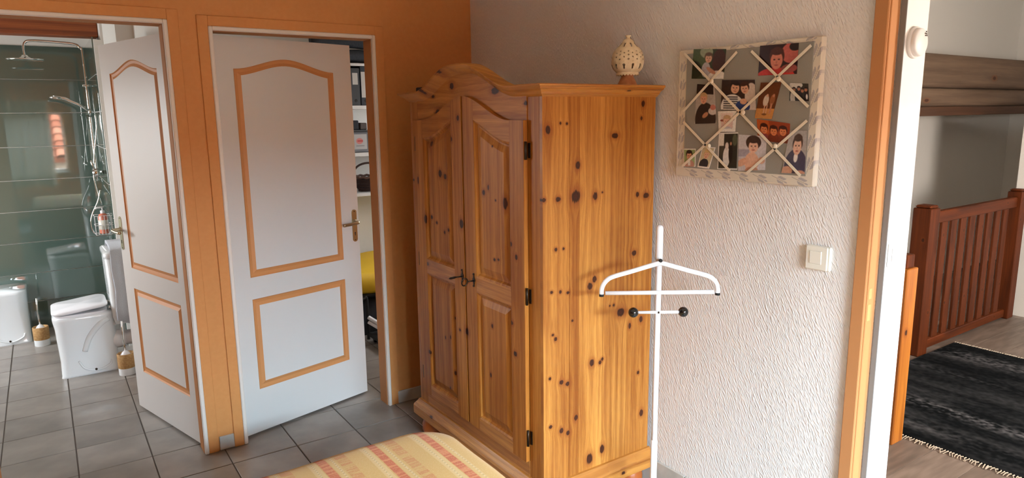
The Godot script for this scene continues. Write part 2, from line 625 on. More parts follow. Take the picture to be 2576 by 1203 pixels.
func build_shell() -> void:
	# orange partition with two door openings
	var b := mb()
	var z0 := -0.1
	b.span(Vector3(-4.6, 0, z0), Vector3(-2.42, 2.5, 0))
	b.span(Vector3(-2.42, HEAD + 0.018, z0), Vector3(-1.6, 2.5, 0))
	b.span(Vector3(-1.6, 0, z0), Vector3(-1.397, 2.5, 0))
	b.span(Vector3(-1.397, HEAD, z0), Vector3(-0.61, 2.5, 0))
	b.span(Vector3(-0.61, 0, z0), Vector3(0, 2.5, 0))
	structure("wall_left", b, M.orange, "orange painted partition wall with two doorways", "wall")
	# plaster wall with the doorway to the landing
	b = mb()
	b.span(Vector3(0, 0, -0.1), Vector3(0.18, 2.5, 2.385))
	b.span(Vector3(0.05, 0, 2.385), Vector3(0.18, 2.5, 2.413))
	b.span(Vector3(0, HEAD + 0.02, 2.385), Vector3(0.18, 2.5, 3.2))
	b.span(Vector3(0, 0, 3.2), Vector3(0.18, 2.5, 4.6))
	var wb := structure("wall_back", b, M.plaster, "white rough plaster wall behind the wardrobe and the coat stand", "wall")
	b = mb()
	b.span(Vector3(0.05, 0, 2.411), Vector3(0.1815, HEAD + 0.02, 2.4145))
	part("reveal", b, M.white_wall, wb)
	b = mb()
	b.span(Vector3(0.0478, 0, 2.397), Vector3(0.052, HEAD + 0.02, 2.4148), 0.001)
	part("grey_strip", b, mat(Color8(128, 124, 120), 0.8), wb, "grey strip along the door frame")  # plain grey strip on the narrow face beside the jamb
	# wall behind the camera with two windows
	b = mb()
	var zb := 4.6
	var zt := 4.82
	b.span(Vector3(-4.6, 0, zb), Vector3(-2.72, 2.5, zt))
	b.span(Vector3(-2.72, 0, zb), Vector3(-1.75, 0.78, zt))
	b.span(Vector3(-2.72, 1.78, zb), Vector3(-1.75, 2.5, zt))
	b.span(Vector3(-1.75, 0, zb), Vector3(-1.5, 2.5, zt))
	b.span(Vector3(-1.5, 0, zb), Vector3(-0.25, 0.2, zt))
	b.span(Vector3(-1.5, 1.82, zb), Vector3(-0.25, 2.5, zt))
	b.span(Vector3(-0.25, 0, zb), Vector3(0.18, 2.5, zt))
	structure("wall_rear", b, M.orange)
	b = mb()
	b.span(Vector3(-4.7, 0, -0.1), Vector3(-4.6, 2.5, 4.82))
	structure("wall_side", b, M.orange)
	b = mb()
	b.span(Vector3(-4.7, 2.5, -3.2), Vector3(1.4, 2.62, 4.82))
	structure("ceiling", b, M.ceiling)
	for k in 2:
		var x0: float = [-2.72, -1.5][k]
		var x1: float = [-1.75, -0.25][k]
		var y0: float = [0.78, 0.2][k]
		var y1: float = [1.78, 1.82][k]
		b = mb()
		var zc := 4.7
		for e in [x0 + 0.02, x1 - 0.02]:
			b.box(Vector3(e, (y0 + y1) / 2, zc), Vector3(0.04, y1 - y0, 0.05), 0.004)
		for e in [y0 + 0.02, y1 - 0.02]:
			b.box(Vector3((x0 + x1) / 2, e, zc), Vector3(x1 - x0 - 0.08, 0.04, 0.05), 0.004)
		var wn := structure("window_%d" % (k + 1), b, M.white_paint)
		b = mb()
		b.span(Vector3(x0 - 0.03, y0 - 0.03, 4.56), Vector3(x1 + 0.03, y0, 4.68), 0.006)
		part("window_sill", b, M.white_paint, wn)
	# bathroom walls
	b = mb()
	b.span(Vector3(BATH_X0 - 0.1, 0, BATH_Z - 0.1), Vector3(BATH_X1 + 0.1, 2.5, BATH_Z))
	structure("wall_bathroom_far", b, M.white_wall)
	b = mb()
	b.span(Vector3(BATH_X1, 0, BATH_Z), Vector3(BATH_X1 + 0.1, 2.5, -0.1))
	b.span(Vector3(-1.675, 0, -2.1), Vector3(BATH_X1, 2.5, -1.25))
	b.span(Vector3(-1.735, 0, BATH_Z), Vector3(BATH_X1, 2.19, -2.1))
	b.span(Vector3(-1.69, 2.19, BATH_Z), Vector3(BATH_X1, 2.5, -2.1))
	structure("wall_bathroom_right", b, M.white_wall)
	b = mb()
	var xb := BATH_X0
	b.span(Vector3(xb - 0.1, 0, BATH_Z), Vector3(xb, 0.95, -0.1))
	b.span(Vector3(xb - 0.1, 1.95, BATH_Z), Vector3(xb, 2.5, -0.1))
	b.span(Vector3(xb - 0.1, 0.95, BATH_Z), Vector3(xb, 1.95, -2.7))
	b.span(Vector3(xb - 0.1, 0.95, -1.7), Vector3(xb, 1.95, -0.1))
	structure("wall_bathroom_left", b, M.white_wall)
	# store room walls
	b = mb()
	b.span(Vector3(BATH_X1 + 0.1, 0, -2.2), Vector3(1.3, 2.5, -2.1))
	structure("wall_store_far", b, M.white_wall)
	b = mb()
	b.span(Vector3(1.2, 0, -2.1), Vector3(1.3, 1.2, -0.1))
	b.span(Vector3(1.2, 2.0, -2.1), Vector3(1.3, 2.5, -0.1))
	b.span(Vector3(1.2, 1.2, -2.1), Vector3(1.3, 2.0, -1.4))
	b.span(Vector3(1.2, 1.2, -0.6), Vector3(1.3, 2.0, -0.1))
	structure("wall_store_right", b, M.white_wall)
	b = mb()
	b.span(Vector3(0.18, 0, -0.1), Vector3(1.3, 2.5, 0.0))
	structure("wall_store_front", b, M.white_wall)
	# frames of the bathroom and store room windows and the added landing opening
	var wk := 3
	for e in [[Vector3(BATH_X0 - 0.07, 0.95, -2.7), Vector3(BATH_X0 - 0.03, 1.95, -1.7)], [Vector3(1.23, 1.2, -1.4), Vector3(1.27, 2.0, -0.6)], [Vector3(1.48, 1.08, 4.68), Vector3(2.32, 2.02, 4.72)]]:
		var lo: Vector3 = e[0]
		var hi: Vector3 = e[1]
		var ax := 2 if hi.z - lo.z > 0.1 else 0
		b = mb()
		for q in 2:
			var a0 := lo
			var a1 := hi
			if q == 0:
				a1[ax] = lo[ax] + 0.045
			else:
				a0[ax] = hi[ax] - 0.045
			b.span(a0, a1, 0.004)
			a0 = lo
			a1 = hi
			a0[ax] += 0.046
			a1[ax] -= 0.046
			if q == 0:
				a1.y = lo.y + 0.045
			else:
				a0.y = hi.y - 0.045
			b.span(a0, a1, 0.004)
		structure("window_%d" % wk, b, M.white_paint)
		wk += 1
	# white beads and orange casings round the doors
	door_trim("trim_1", -2.42, -1.6, HEAD + 0.018)
	door_trim("trim_2", -1.397, -0.61, HEAD)
	# orange frame of the landing doorway
	b = mb()
	b.span(Vector3(-0.016, 0, 2.352), Vector3(0.0, HEAD + 0.07, 2.395), 0.003)
	b.span(Vector3(-0.016, HEAD + 0.025, 2.395), Vector3(0.0, HEAD + 0.07, 3.25), 0.003)
	b.span(Vector3(-0.016, 0, 3.205), Vector3(0.0, HEAD + 0.025, 3.25), 0.003)
	var t3 := structure("trim_3", b, M.orange_paint)
	b = mb()
	b.span(Vector3(-0.008, 0, 2.384), Vector3(0.024, HEAD + 0.03, 2.399), 0.002)
	b.span(Vector3(0.022, 0, 2.384), Vector3(0.0475, HEAD + 0.03, 2.396), 0.002)
	part("jamb", b, M.orange_paint, t3)
	for e in [[1.098, 1.064], [1.046, 0.992]]:
		b = mb()
		b.span(Vector3(-0.004, e[1], 2.3985), Vector3(0.014, e[0], 2.4002), 0.0005)
		part("strike_plate", b, M.orange_moulding, t3)
	# skirting tiles
	var skl := 0
	b = mb()
	b.span(Vector3(-1.531, 0.003, 0), Vector3(-1.462, 0.074, 0.011), 0.002)
	var s1 := structure("baseboard_left", b, M.skirt)
	b = mb()
	b.span(Vector3(-0.552, 0.003, 0), Vector3(-0.2915, 0.074, 0.011), 0.002)
	part("skirting_tile", b, M.skirt, s1)
	b = mb()
	b.span(Vector3(-0.2885, 0.003, 0), Vector3(-0.001, 0.074, 0.011), 0.002)
	part("skirting_tile", b, M.skirt, s1)
	b = mb()
	b.span(Vector3(-0.012, 0.003, 0.012), Vector3(0, 0.132, 0.448), 0.002)
	var s2 := structure("baseboard_back", b, M.skirt)
	var zz := 0.451
	while zz < 2.3:
		b = mb()
		b.span(Vector3(-0.012, 0.003, zz), Vector3(0, 0.132, minf(zz + 0.307, 2.35)), 0.002)
		part("skirting_tile", b, M.skirt, s2)
		zz += 0.31


func door_trim(called: String, x0: float, x1: float, hd: float) -> void:
	var b := mb()
	var w := 0.047
	var bead := 0.017
	# casing boards, proud of the wall
	b.span(Vector3(x0 - bead - w, 0, 0), Vector3(x0 - bead, hd + bead + w, 0.009), 0.002)
	b.span(Vector3(x1 + bead, 0, 0), Vector3(x1 + bead + w, hd + bead + w, 0.009), 0.002)
	b.span(Vector3(x0 - bead, hd + bead, 0), Vector3(x1 + bead, hd + bead + w, 0.009), 0.002)
	var t := structure(called, b, M.orange)
	b = mb()
	b.span(Vector3(x0 - bead, 0, -0.01), Vector3(x0 + 0.002, hd + bead, 0.014), 0.004)
	b.span(Vector3(x1 - 0.002, 0, -0.01), Vector3(x1 + bead, hd + bead, 0.014), 0.004)
	b.span(Vector3(x0, hd - 0.002, -0.01), Vector3(x1, hd + bead, 0.014), 0.004)
	part("bead", b, M.bead_white, t)
	b = mb()
	b.span(Vector3(x0 - 0.004, 0, -0.104), Vector3(x0 + 0.004, hd, -0.01))
	b.span(Vector3(x1 - 0.004, 0, -0.104), Vector3(x1 + 0.004, hd, -0.01))
	b.span(Vector3(x0, hd - 0.004, -0.104), Vector3(x1, hd + 0.004, -0.01))
	part("jamb_lining", b, M.orange_paint, t)


func build_floor_tiles() -> void:
	var b := mb()
	b.span(Vector3(-4.7, -0.15, -3.2), Vector3(0.18, -0.004, 4.82))
	b.span(Vector3(0.18, -0.15, -3.2), Vector3(1.4, -0.004, 0.0))
	var fl := structure("floor", b, M.grout)
	var P := 0.312
	var meshes: Array = []
	for k in 2:
		b = mb()
		b.box(Vector3(0, -0.006, 0), Vector3(P - 0.0055 - k * 0.0008, 0.012, P - 0.0055), 0.0016)
		meshes.append(b.done())
	var rng := RandomNumberGenerator.new()
	rng.seed = 5
	var rest := mb()
	for i in range(-7, 7):
		for j in range(-14, 10):
			var cx := -0.885 - P * 0.5 - i * P
			var cz := 0.18 + P * 0.5 + j * P
			if cx < -3.9 or cx > 1.2 or cz < BATH_Z - 0.1 or cz > 2.9:
				continue
			# tiles that the photograph can show: both small rooms and the strip in front of the doors
			var seen := (cz < 1.25 and cx > -2.75 and cx < 0.2) or (cz < 2.2 and cx > -0.7 and cx < 0.1)
			if cx > 0.1 and cz > -0.2:
				continue
			if seen:
				part_mesh("floor_tile", meshes[rng.randi() % 2], M["tile%d" % (rng.randi() % 4)], fl).position = Vector3(cx, 0, cz)
			else:
				rest.box(Vector3(cx, -0.006, cz), Vector3(P - 0.006, 0.012, P - 0.006))
	var r := part("tile_field", rest, M.tile0, fl)
	r.set_meta("kind", "stuff")


# ------------------------------------------------------------------ moulded interior doors
const LEAF_W := 0.782
const LEAF_H := 2.04


func arch_top(s: float, inset: float) -> float:
	var t := clampf(absf(s - 0.38) / 0.285, 0.0, 1.0)
	return 1.888 + 0.056 * (1.0 - smoothstep(0.0, 1.0, t)) - inset * 0.9


func panel_loop(kind: int, inset: float) -> Array:
	# points of one moulded panel in leaf coordinates (s, y), counter-clockwise from the lower left
	var l := 0.096 + inset
	var r := 0.666 - inset
	var out: Array = []
	var n := 20
	if kind == 0:
		out.append(Vector2(l, 0.245 + inset))
		out.append(Vector2(r, 0.245 + inset))
		for i in n + 1:
			out.append(Vector2(lerpf(r, l, float(i) / n), 0.732 - inset))
	else:
		out.append(Vector2(l, 0.847 + inset))
		out.append(Vector2(r, 0.847 + inset))
		for i in n + 1:
			var s := lerpf(r, l, float(i) / n)
			out.append(Vector2(s, arch_top(s, inset)))
	return out


# a leaf seen from its front: s runs from the hinge, n points out of the front face
func door_leaf(hinge: Vector3, to: Vector3, n: Vector3, label: String, called_label: String, lever_dir: float) -> void:
	var u := (to - hinge).normalized()
	var t := thing("interior_door", label, "door", hinge)
	var f := func(p: Vector2, d: float) -> Vector3:
		return hinge + u * p.x + Vector3.UP * p.y + n * d
	var y0 := 0.012
	var y1 := LEAF_H
	var lo := panel_loop(0, 0.0)
	var hi := panel_loop(1, 0.0)
	# skin of the leaf round the two panels, in three pieces
	var b := mb()
	var m0 := 0.49
	var m1 := 1.35
	var pieces: Array = []
	var nn := lo.size()
	pieces.append([Vector2(0, y0), Vector2(LEAF_W, y0), Vector2(LEAF_W, m0), Vector2(0.666, m0), lo[1], lo[0], Vector2(0.096, m0), Vector2(0, m0)])
	var mid_piece: Array = [Vector2(0, m0), Vector2(0.096, m0)]
	for i in range(nn - 1, 1, -1):
		mid_piece.append(lo[i])
	mid_piece.append_array([Vector2(0.666, m0), Vector2(LEAF_W, m0), Vector2(LEAF_W, m1), Vector2(0.666, m1), hi[1], hi[0], Vector2(0.096, m1), Vector2(0, m1)])
	pieces.append(mid_piece)
	var top_piece: Array = [Vector2(0, m1), Vector2(0.096, m1)]
	for i in range(nn - 1, 1, -1):
		top_piece.append(hi[i])
	top_piece.append_array([Vector2(0.666, m1), Vector2(LEAF_W, m1), Vector2(LEAF_W, y1), Vector2(0, y1)])
	pieces.append(top_piece)
	for pc in pieces:
		var poly := PackedVector2Array(pc)
		var idx := Geometry2D.triangulate_polygon(poly)
		for i in range(0, idx.size(), 3):
			b.tri(f.call(poly[idx[i]], 0.0), f.call(poly[idx[i + 1]], 0.0), f.call(poly[idx[i + 2]], 0.0), n)
	# edges and back
	var th := -0.04
	var c := [Vector2(0, y0), Vector2(LEAF_W, y0), Vector2(LEAF_W, y1), Vector2(0, y1)]
	for i in 4:
		var p: Vector2 = c[i]
		var q: Vector2 = c[(i + 1) % 4]
		var e := q - p
		b.quad(f.call(p, 0.0), f.call(q, 0.0), f.call(q, th), f.call(p, th), u * e.y - Vector3.UP * e.x)
	b.quad(f.call(c[0], th), f.call(c[1], th), f.call(c[2], th), f.call(c[3], th), -n)
	part("leaf", b, M.white_paint, t)
	for k in 2:
		var w := 0.037
		var l0 := panel_loop(k, 0.0)
		var l1 := panel_loop(k, 0.006)
		var l2 := panel_loop(k, w * 0.55)
		var l3 := panel_loop(k, w)
		var rows: Array = []
		for pr in [[l0, 0.0], [l1, -0.0055], [l2, -0.0075], [l3, -0.001]]:
			var row: Array = []
			for p in pr[0]:
				row.append(f.call(p, pr[1]))
			rows.append(row)
		b = mb()
		for i in 3:
			b.strip(rows[i], rows[i + 1], n, true)
		var mo := part("panel_moulding", b, M.orange_moulding, t, "orange painted moulding round the door panel")
		b = mb()
		var poly := PackedVector2Array(l3)
		var idx := Geometry2D.triangulate_polygon(poly)
		for i in range(0, idx.size(), 3):
			b.tri(f.call(poly[idx[i]], -0.001), f.call(poly[idx[i + 1]], -0.001), f.call(poly[idx[i + 2]], -0.001), n)
		part("panel", b, M.white_paint, t)
	# lever handle on a long rounded plate
	b = mb()
	var pts := PackedVector2Array()
	for i in 20:
		var a := TAU * i / 20.0
		pts.append(Vector2(0.0165 * cos(a), 0.0165 * sin(a) + (0.077 if sin(a) > 0 else -0.077)))
	var hc: Vector3 = f.call(Vector2(0.752, 1.033), 0.0)
	b.prism(pts, hc, u, Vector3.UP, 0.0 if u.cross(Vector3.UP).dot(n) > 0 else -0.0035, 0.0035 if u.cross(Vector3.UP).dot(n) > 0 else 0.0)
	var pl := part("handle_plate", b, M.satin, t, "long rounded metal handle plate")
	b = mb().smooth(true)
	var hp := hc + Vector3.UP * 0.022
	b.tube(curve3([hp, hp + n * 0.03, hp + n * 0.046 - u * 0.006, hp + n * 0.05 - u * 0.022, hp + n * 0.05 - u * 0.06 - Vector3.UP * 0.004, hp + n * 0.047 - u * 0.105 - Vector3.UP * 0.006], 5), 0.0088, 10)
	b.tube([hp, hp + n * 0.008], 0.014, 14)
	part("lever", b, M.satin, t, "bare metal door lever")
	b = mb()
	var kc := hc - Vector3.UP * 0.042
	b.tube([kc + n * 0.003, kc + n * 0.0042], 0.0042, 10)
	b.box(kc - Vector3.UP * 0.008 + n * 0.0036, Vector3(0.0035, 0.014, 0.0035))
	for e in [0.083, -0.083]:
		b.tube([hc + Vector3.UP * e + n * 0.003, hc + Vector3.UP * e + n * 0.0044], 0.0032, 8)
	part("keyhole", b, M.matt_black, t)


func build_interior_doors() -> void:
	var h2 := Vector3(-1.392, 0, -0.049)
	var e2 := Vector3(-0.636, 0, -0.25)
	var d2 := (e2 - h2).normalized()
	door_leaf(h2, e2, Vector3(-d2.z, 0, d2.x), "white moulded door standing ajar before the dark store room shelves", "", 1.0)
	var h1 := Vector3(-1.594, 0, -0.087)
	var e1 := Vector3(-1.806, 0, -0.856)
	var d1 := (e1 - h1).normalized()
	door_leaf(h1, e1, Vector3(d1.z, 0, -d1.x), "white moulded door opened wide into the green tiled bathroom", "", 1.0)


# ------------------------------------------------------------------ pine wardrobe
const WX := -0.603      # front of the carcass frame
const DX := -0.624      # front of the doors
const WZ0 := 0.414
const WZ1 := 1.487


func side_uv(p: Vector3, _n: Vector3) -> Vector2:
	return Vector2((p.x + 0.62) / 0.62, 1.0 - (p.y - 0.14) / 1.62)


func front_uv(p: Vector3, n: Vector3) -> Vector2:
	var z := p.z + (p.x - DX) * (0.9 if absf(n.z) > absf(n.x) else 0.0)
	return Vector2((z - 0.38) / 1.12, 1.0 - (p.y - 0.12) / 1.78)


func frieze_uv(p: Vector3, n: Vector3) -> Vector2:
	return Vector2((p.y - 1.45 + (p.x - WX) * 0.5) / 0.5, 1.0 - (p.z - 0.3) / 1.3)


func along_z_uv(p: Vector3, _n: Vector3) -> Vector2:
	return Vector2((p.y + p.x) / 0.2, p.z / 1.3)


func along_x_uv(p: Vector3, _n: Vector3) -> Vector2:
	return Vector2((p.y + p.z) / 0.2, p.x / 1.3 + 0.37)


func crown_base(z: float) -> float:
	var t := absf(z - 0.935) / 0.39
	return 1.722 + 0.104 * smoothstep(0.0, 1.0, clampf((1.0 - t) / 0.9, 0.0, 1.0))


func door_top(z: float) -> float:
	var t := absf(z - 0.945) / 0.355
	return 1.632 + 0.1 * smoothstep(0.0, 1.0, clampf(1.0 - t, 0.0, 1.0))


func panel_top(z: float) -> float:
	return door_top(z) - 0.082


# solid between two curves over z, front at x0 and back at x1
func band(b: MB, z0: float, z1: float, lo: Callable, hi: Callable, x0: float, x1: float, n := 16) -> void:
	var fl: Array = []
	var fh: Array = []
	var bl: Array = []
	var bh: Array = []
	for i in n + 1:
		var z := lerpf(z0, z1, float(i) / n)
		var a: float = lo.call(z)
		var c: float = hi.call(z)
		fl.append(Vector3(x0, a, z))
		fh.append(Vector3(x0, c, z))
		bl.append(Vector3(x1, a, z))
		bh.append(Vector3(x1, c, z))
	b.strip(fl, fh, Vector3(-1, 0, 0))
	b.strip(bl, bh, Vector3(1, 0, 0))
	b.strip(fh, bh, Vector3(0, 1, 0))
	b.strip(fl, bl, Vector3(0, -1, 0))
	b.quad(fl[0], fh[0], bh[0], bl[0], Vector3(0, 0, -1))
	b.quad(fl[n], fh[n], bh[n], bl[n], Vector3(0, 0, 1))


func const_f(v: float) -> Callable:
	return func(_z: float) -> float: return v


func raised_panel(l: float, r: float, bot: float, top: Callable, parent: Node3D) -> void:
	var rows: Array = []
	for e in [[-0.001, 0.0], [0.008, 0.004], [0.014, 0.013], [0.021, 0.013], [0.048, 0.004], [0.05, 0.004]]:
		var ins: float = e[0]
		var row: Array = []
		row.append(Vector3(DX + e[1], bot + ins, l + ins))
		row.append(Vector3(DX + e[1], bot + ins, r - ins))
		for i in 17:
			var z := lerpf(r - ins, l + ins, i / 16.0)
			row.append(Vector3(DX + e[1], top.call(z) - ins, z))
		rows.append(row)
	var b := mb()
	b.uvf = front_uv
	for i in rows.size() - 1:
		b.strip(rows[i], rows[i + 1], Vector3(-1, 0, 0), true)
	var last: Array = rows[rows.size() - 1]
	var poly := PackedVector2Array()
	for p in last:
		poly.append(Vector2(p.z, p.y))
	var idx := Geometry2D.triangulate_polygon(poly)
	for i in range(0, idx.size(), 3):
		b.tri(last[idx[i]], last[idx[i + 1]], last[idx[i + 2]], Vector3(-1, 0, 0))
	# back of the panel
	b.quad(Vector3(DX + 0.019, bot, l), Vector3(DX + 0.019, bot, r), Vector3(DX + 0.019, top.call(r), r), Vector3(DX + 0.019, top.call(l), l), Vector3(1, 0, 0))
	part("panel", b, M.front, parent)


func wardrobe_door(z0: float, z1: float, p0: float, p1: float, key_z: float, hinge_z: float, t: Node3D) -> void:
	var bot := 0.262
	var b := mb()
	b.uvf = front_uv
	band(b, z0, p0, const_f(bot), door_top, DX, WX - 0.002, 10)
	band(b, p1, z1, const_f(bot), door_top, DX, WX - 0.002, 10)
	var d := part("door", b, M.front, t)
	b = mb()
	b.uvf = frieze_uv
	band(b, p0, p1, panel_top, door_top, DX, WX - 0.002, 20)
	part("rail", b, M.rail, d)
	for e in [[0.262, 0.318], [0.898, 0.968]]:
		b = mb()
		b.uvf = along_z_uv
		band(b, p0, p1, const_f(e[0]), const_f(e[1]), DX, WX - 0.002, 2)
		part("rail", b, M.trim_wood, d)
	raised_panel(p0, p1, 0.968, panel_top, d)
	raised_panel(p0, p1, 0.318, const_f(0.898), d)
	for hy in [1.52, 0.957, 0.367]:
		b = mb().smooth(true)
		b.tube([Vector3(DX + 0.006, hy - 0.034, hinge_z), Vector3(DX + 0.006, hy + 0.034, hinge_z)], 0.005, 10)
		b.smooth(false)
		b.box(Vector3(WX - 0.003, hy, hinge_z + (0.006 if hinge_z > 1.0 else -0.006)), Vector3(0.004, 0.056, 0.009))
		part("hinge", b, M.dark_metal, d, "small dark bronze hinge")
	# escutcheon and key
	b = mb()
	var pts := PackedVector2Array()
	for i in 24:
		var a := TAU * i / 24.0
		var rr := 0.0085 + 0.002 * cos(a * 4.0)
		pts.append(Vector2(rr * cos(a), rr * 2.2 * sin(a)))
	var kc := Vector3(DX, 0.95, key_z)
	b.prism(pts, kc, Vector3(0, 0, 1), Vector3.UP, -0.0, 0.003)
	b.prism(pts, kc, Vector3(0, 0, 1), Vector3.UP, -0.003, 0.0)
	b.smooth(true)
	b.sphere(kc + Vector3(-0.003, 0.026, 0), 0.005, 8)
	b.sphere(kc + Vector3(-0.003, -0.026, 0), 0.005, 8)
	part("escutcheon", b, M.dark_metal, d)
	b = mb().smooth(true)
	var tip := kc + Vector3(-0.034, -0.003, 0.0)
	b.tube([kc + Vector3(0, -0.003, 0), tip], 0.0032, 8)
	var ring: Array = []
	var flat := key_z < 0.95
	for i in 16:
		var a := TAU * i / 16.0
		if flat:
			ring.append(tip + Vector3(-0.016 + 0.016 * cos(a), 0.005 * sin(a), 0.009 * sin(a)))
		else:
			ring.append(tip + Vector3(-0.014 + 0.014 * cos(a), 0.017 * sin(a), 0.004 * sin(a)))
	b.tube(ring, 0.003, 8, -1.0, true)
	part("key", b, M.dark_metal, d, "small dark key left in the lock")


func build_wardrobe() -> void:
	var t := thing("wardrobe", "knotty pine two-door wardrobe with an arched crown in the corner", "wardrobe", Vector3(-0.32, 0, 0.95))
	# carcass front frame
	for e in [[WZ0 + 0.018, 0.5], [1.395, WZ1 - 0.0182]]:
		var b := mb()
		b.uvf = front_uv
		band(b, e[0], e[1], const_f(0.18), const_f(1.725), WX, WX + 0.03, 2)
		part("front_stile", b, M.front, t)
	var b := mb()
	b.uvf = frieze_uv
	band(b, 0.5, 1.395, door_top, func(z: float) -> float: return crown_base(z) + 0.01, WX - 0.004, WX + 0.026, 48)
	part("frieze", b, M.rail, t)
	b = mb()
	b.uvf = along_z_uv
	band(b, 0.5, 1.395, const_f(0.18), const_f(0.262), WX - 0.001, WX + 0.03, 2)
	part("bottom_rail", b, M.trim_wood, t)
	# inside: dark floor behind the door gap, back and far side
	b = mb()
	b.uvf = side_uv
	b.span(Vector3(WX, 0.18, WZ0), Vector3(-0.03, 1.722, WZ0 + 0.018))
	part("far_side", b, M.side, t)
	b = mb()
	b.uvf = front_uv
	b.span(Vector3(-0.036, 0.18, WZ0 + 0.018), Vector3(-0.028, 1.722, WZ1 - 0.018))
	part("back_panel", b, M.front, t)
	b = mb()
	b.uvf = along_z_uv
	b.span(Vector3(WX + 0.03, 1.704, WZ0), Vector3(-0.03, 1.722, WZ1 - 0.018))
	part("top_panel", b, M.trim_wood, t)
	b = mb()
	b.uvf = along_z_uv
	b.span(Vector3(WX + 0.03, 0.18, WZ0 + 0.018), Vector3(-0.036, 0.2, WZ1 - 0.018))
	part("bottom_panel", b, M.trim_wood, t)
	# right side of glued boards
	var xs := [-0.603, -0.476, -0.427, -0.3, -0.167, -0.028]
	for i in 5:
		b = mb()
		b.uvf = side_uv
		b.span(Vector3(xs[i] + 0.0001, 0.18, WZ1 - 0.018), Vector3(xs[i + 1] - 0.0001, 1.724, WZ1 + 0.0002 * (i % 2)), 0.0006)
		part("side_board", b, M.side, t)
	# crown: profile swept over the arch and back along both sides
	var prof := [Vector2(0.0, -0.006), Vector2(0.006, 0.0), Vector2(0.012, 0.003), Vector2(0.016, 0.010), Vector2(0.026, 0.018), Vector2(0.036, 0.022), Vector2(0.038, 0.028), Vector2(0.044, 0.03), Vector2(0.046, 0.036), Vector2(0.043, 0.039), Vector2(-0.02, 0.039)]
	var zs: Array = []
	var n := 56
	b = mb()
	b.uvf = frieze_uv
	var rows: Array = []
	for q in prof:
		var row: Array = []
		for i in n + 1:
			var z := lerpf(WZ0, WZ1, float(i) / n)
			var s := (crown_base(z + 0.002) - crown_base(z - 0.002)) / 0.004
			var nl := Vector2(-s, 1.0).normalized()
			var zz: float = z + nl.x * q.y
			if i == 0:
				zz = WZ0 - q.x
			elif i == n:
				zz = WZ1 + q.x
			row.append(Vector3(WX - q.x, crown_base(z) + nl.y * q.y, zz))
		rows.append(row)
	b.smooth(true)
	for i in rows.size() - 1:
		var e: Vector2 = prof[i + 1] - prof[i]
		b.strip(rows[i], rows[i + 1], Vector3(-e.y, -e.x if e.y < 0.0005 and e.x > 0 else (1.0 if e.x < 0 else -e.x * 0.5), 0))
	b.smooth(false)
	b.strip(rows[rows.size() - 1], rows[0], Vector3(1, 0, 0))
	part("crown_moulding", b, M.rail, t)
	for sgn in [1.0, -1.0]:
		b = mb()
		b.uvf = along_x_uv
		var zc: float = WZ1 if sgn > 0 else WZ0
		var ra: Array = []
		var rb: Array = []
		for q in prof:
			ra.append(Vector3(WX - q.x, crown_base(WZ1) + q.y, zc + sgn * q.x))
			rb.append(Vector3(-0.022, crown_base(WZ1) + q.y, zc + sgn * q.x))
		for i in prof.size() - 1:
			var e: Vector2 = prof[i + 1] - prof[i]
			b.quad(ra[i], ra[i + 1], rb[i + 1], rb[i], Vector3(0, 1.0 if e.x < 0 else -e.x, sgn * maxf(e.y, 0.001)))
		b.fan(rb, Vector3(1, 0, 0))
		part("cornice", b, M.trim_wood, t)
	# plinth
	b = mb()
	b.uvf = along_z_uv
	var pp := PackedVector2Array([Vector2(0, 0.105), Vector2(0.028, 0.105), Vector2(0.031, 0.108), Vector2(0.031, 0.152), Vector2(0.027, 0.162), Vector2(0.014, 0.178), Vector2(0.008, 0.19), Vector2(0, 0.192)])
	var r0: Array = []
	var r1: Array = []
	for q in pp:
		r0.append(Vector3(WX - q.x, q.y, WZ0 - q.x))
		r1.append(Vector3(WX - q.x, q.y, WZ1 + q.x))
	b.strip(r0, r1, Vector3(-1, 0.2, 0), true)
	part("plinth", b, M.trim_wood, t)
	for sgn in [1.0, -1.0]:
		b = mb()
		b.uvf = along_x_uv
		var zc: float = WZ1 if sgn > 0 else WZ0
		r0 = []
		r1 = []
		for q in pp:
			r0.append(Vector3(WX - q.x, q.y, zc + sgn * q.x))
			r1.append(Vector3(-0.02, q.y, zc + sgn * q.x))
		b.strip(r0, r1, Vector3(0, 0.2, sgn), true)
		b.fan(r1, Vector3(1, 0, 0))
		part("plinth", b, M.trim_wood, t)
	for e in [[-0.565, WZ0 + 0.055], [-0.565, WZ1 - 0.05], [-0.085, WZ0 + 0.055], [-0.085, WZ1 - 0.05]]:
		b = mb().smooth(true)
		b.lathe([Vector2(0, 0), Vector2(0.034, 0), Vector2(0.05, 0.012), Vector2(0.058, 0.035), Vector2(0.058, 0.06), Vector2(0.05, 0.085), Vector2(0.04, 0.1), Vector2(0.04, 0.108), Vector2(0, 0.108)], Vector3(e[0], 0, e[1]), 20)
		part("bun_foot", b, M.bun, t)
	wardrobe_door(0.497, 0.937, 0.577, 0.848, 0.918, 0.49, t)
	wardrobe_door(0.951, 1.396, 1.038, 1.303, 1.018, 1.403, t)
	# small dark box left on top behind the crown
	b = mb()
	b.span(Vector3(-0.575, 1.7225, 0.425), Vector3(-0.53, 1.787, 0.485), 0.004)
	single("small_box", b, M.matt_black, "small black box lying on top of the wardrobe behind the crown", "box")


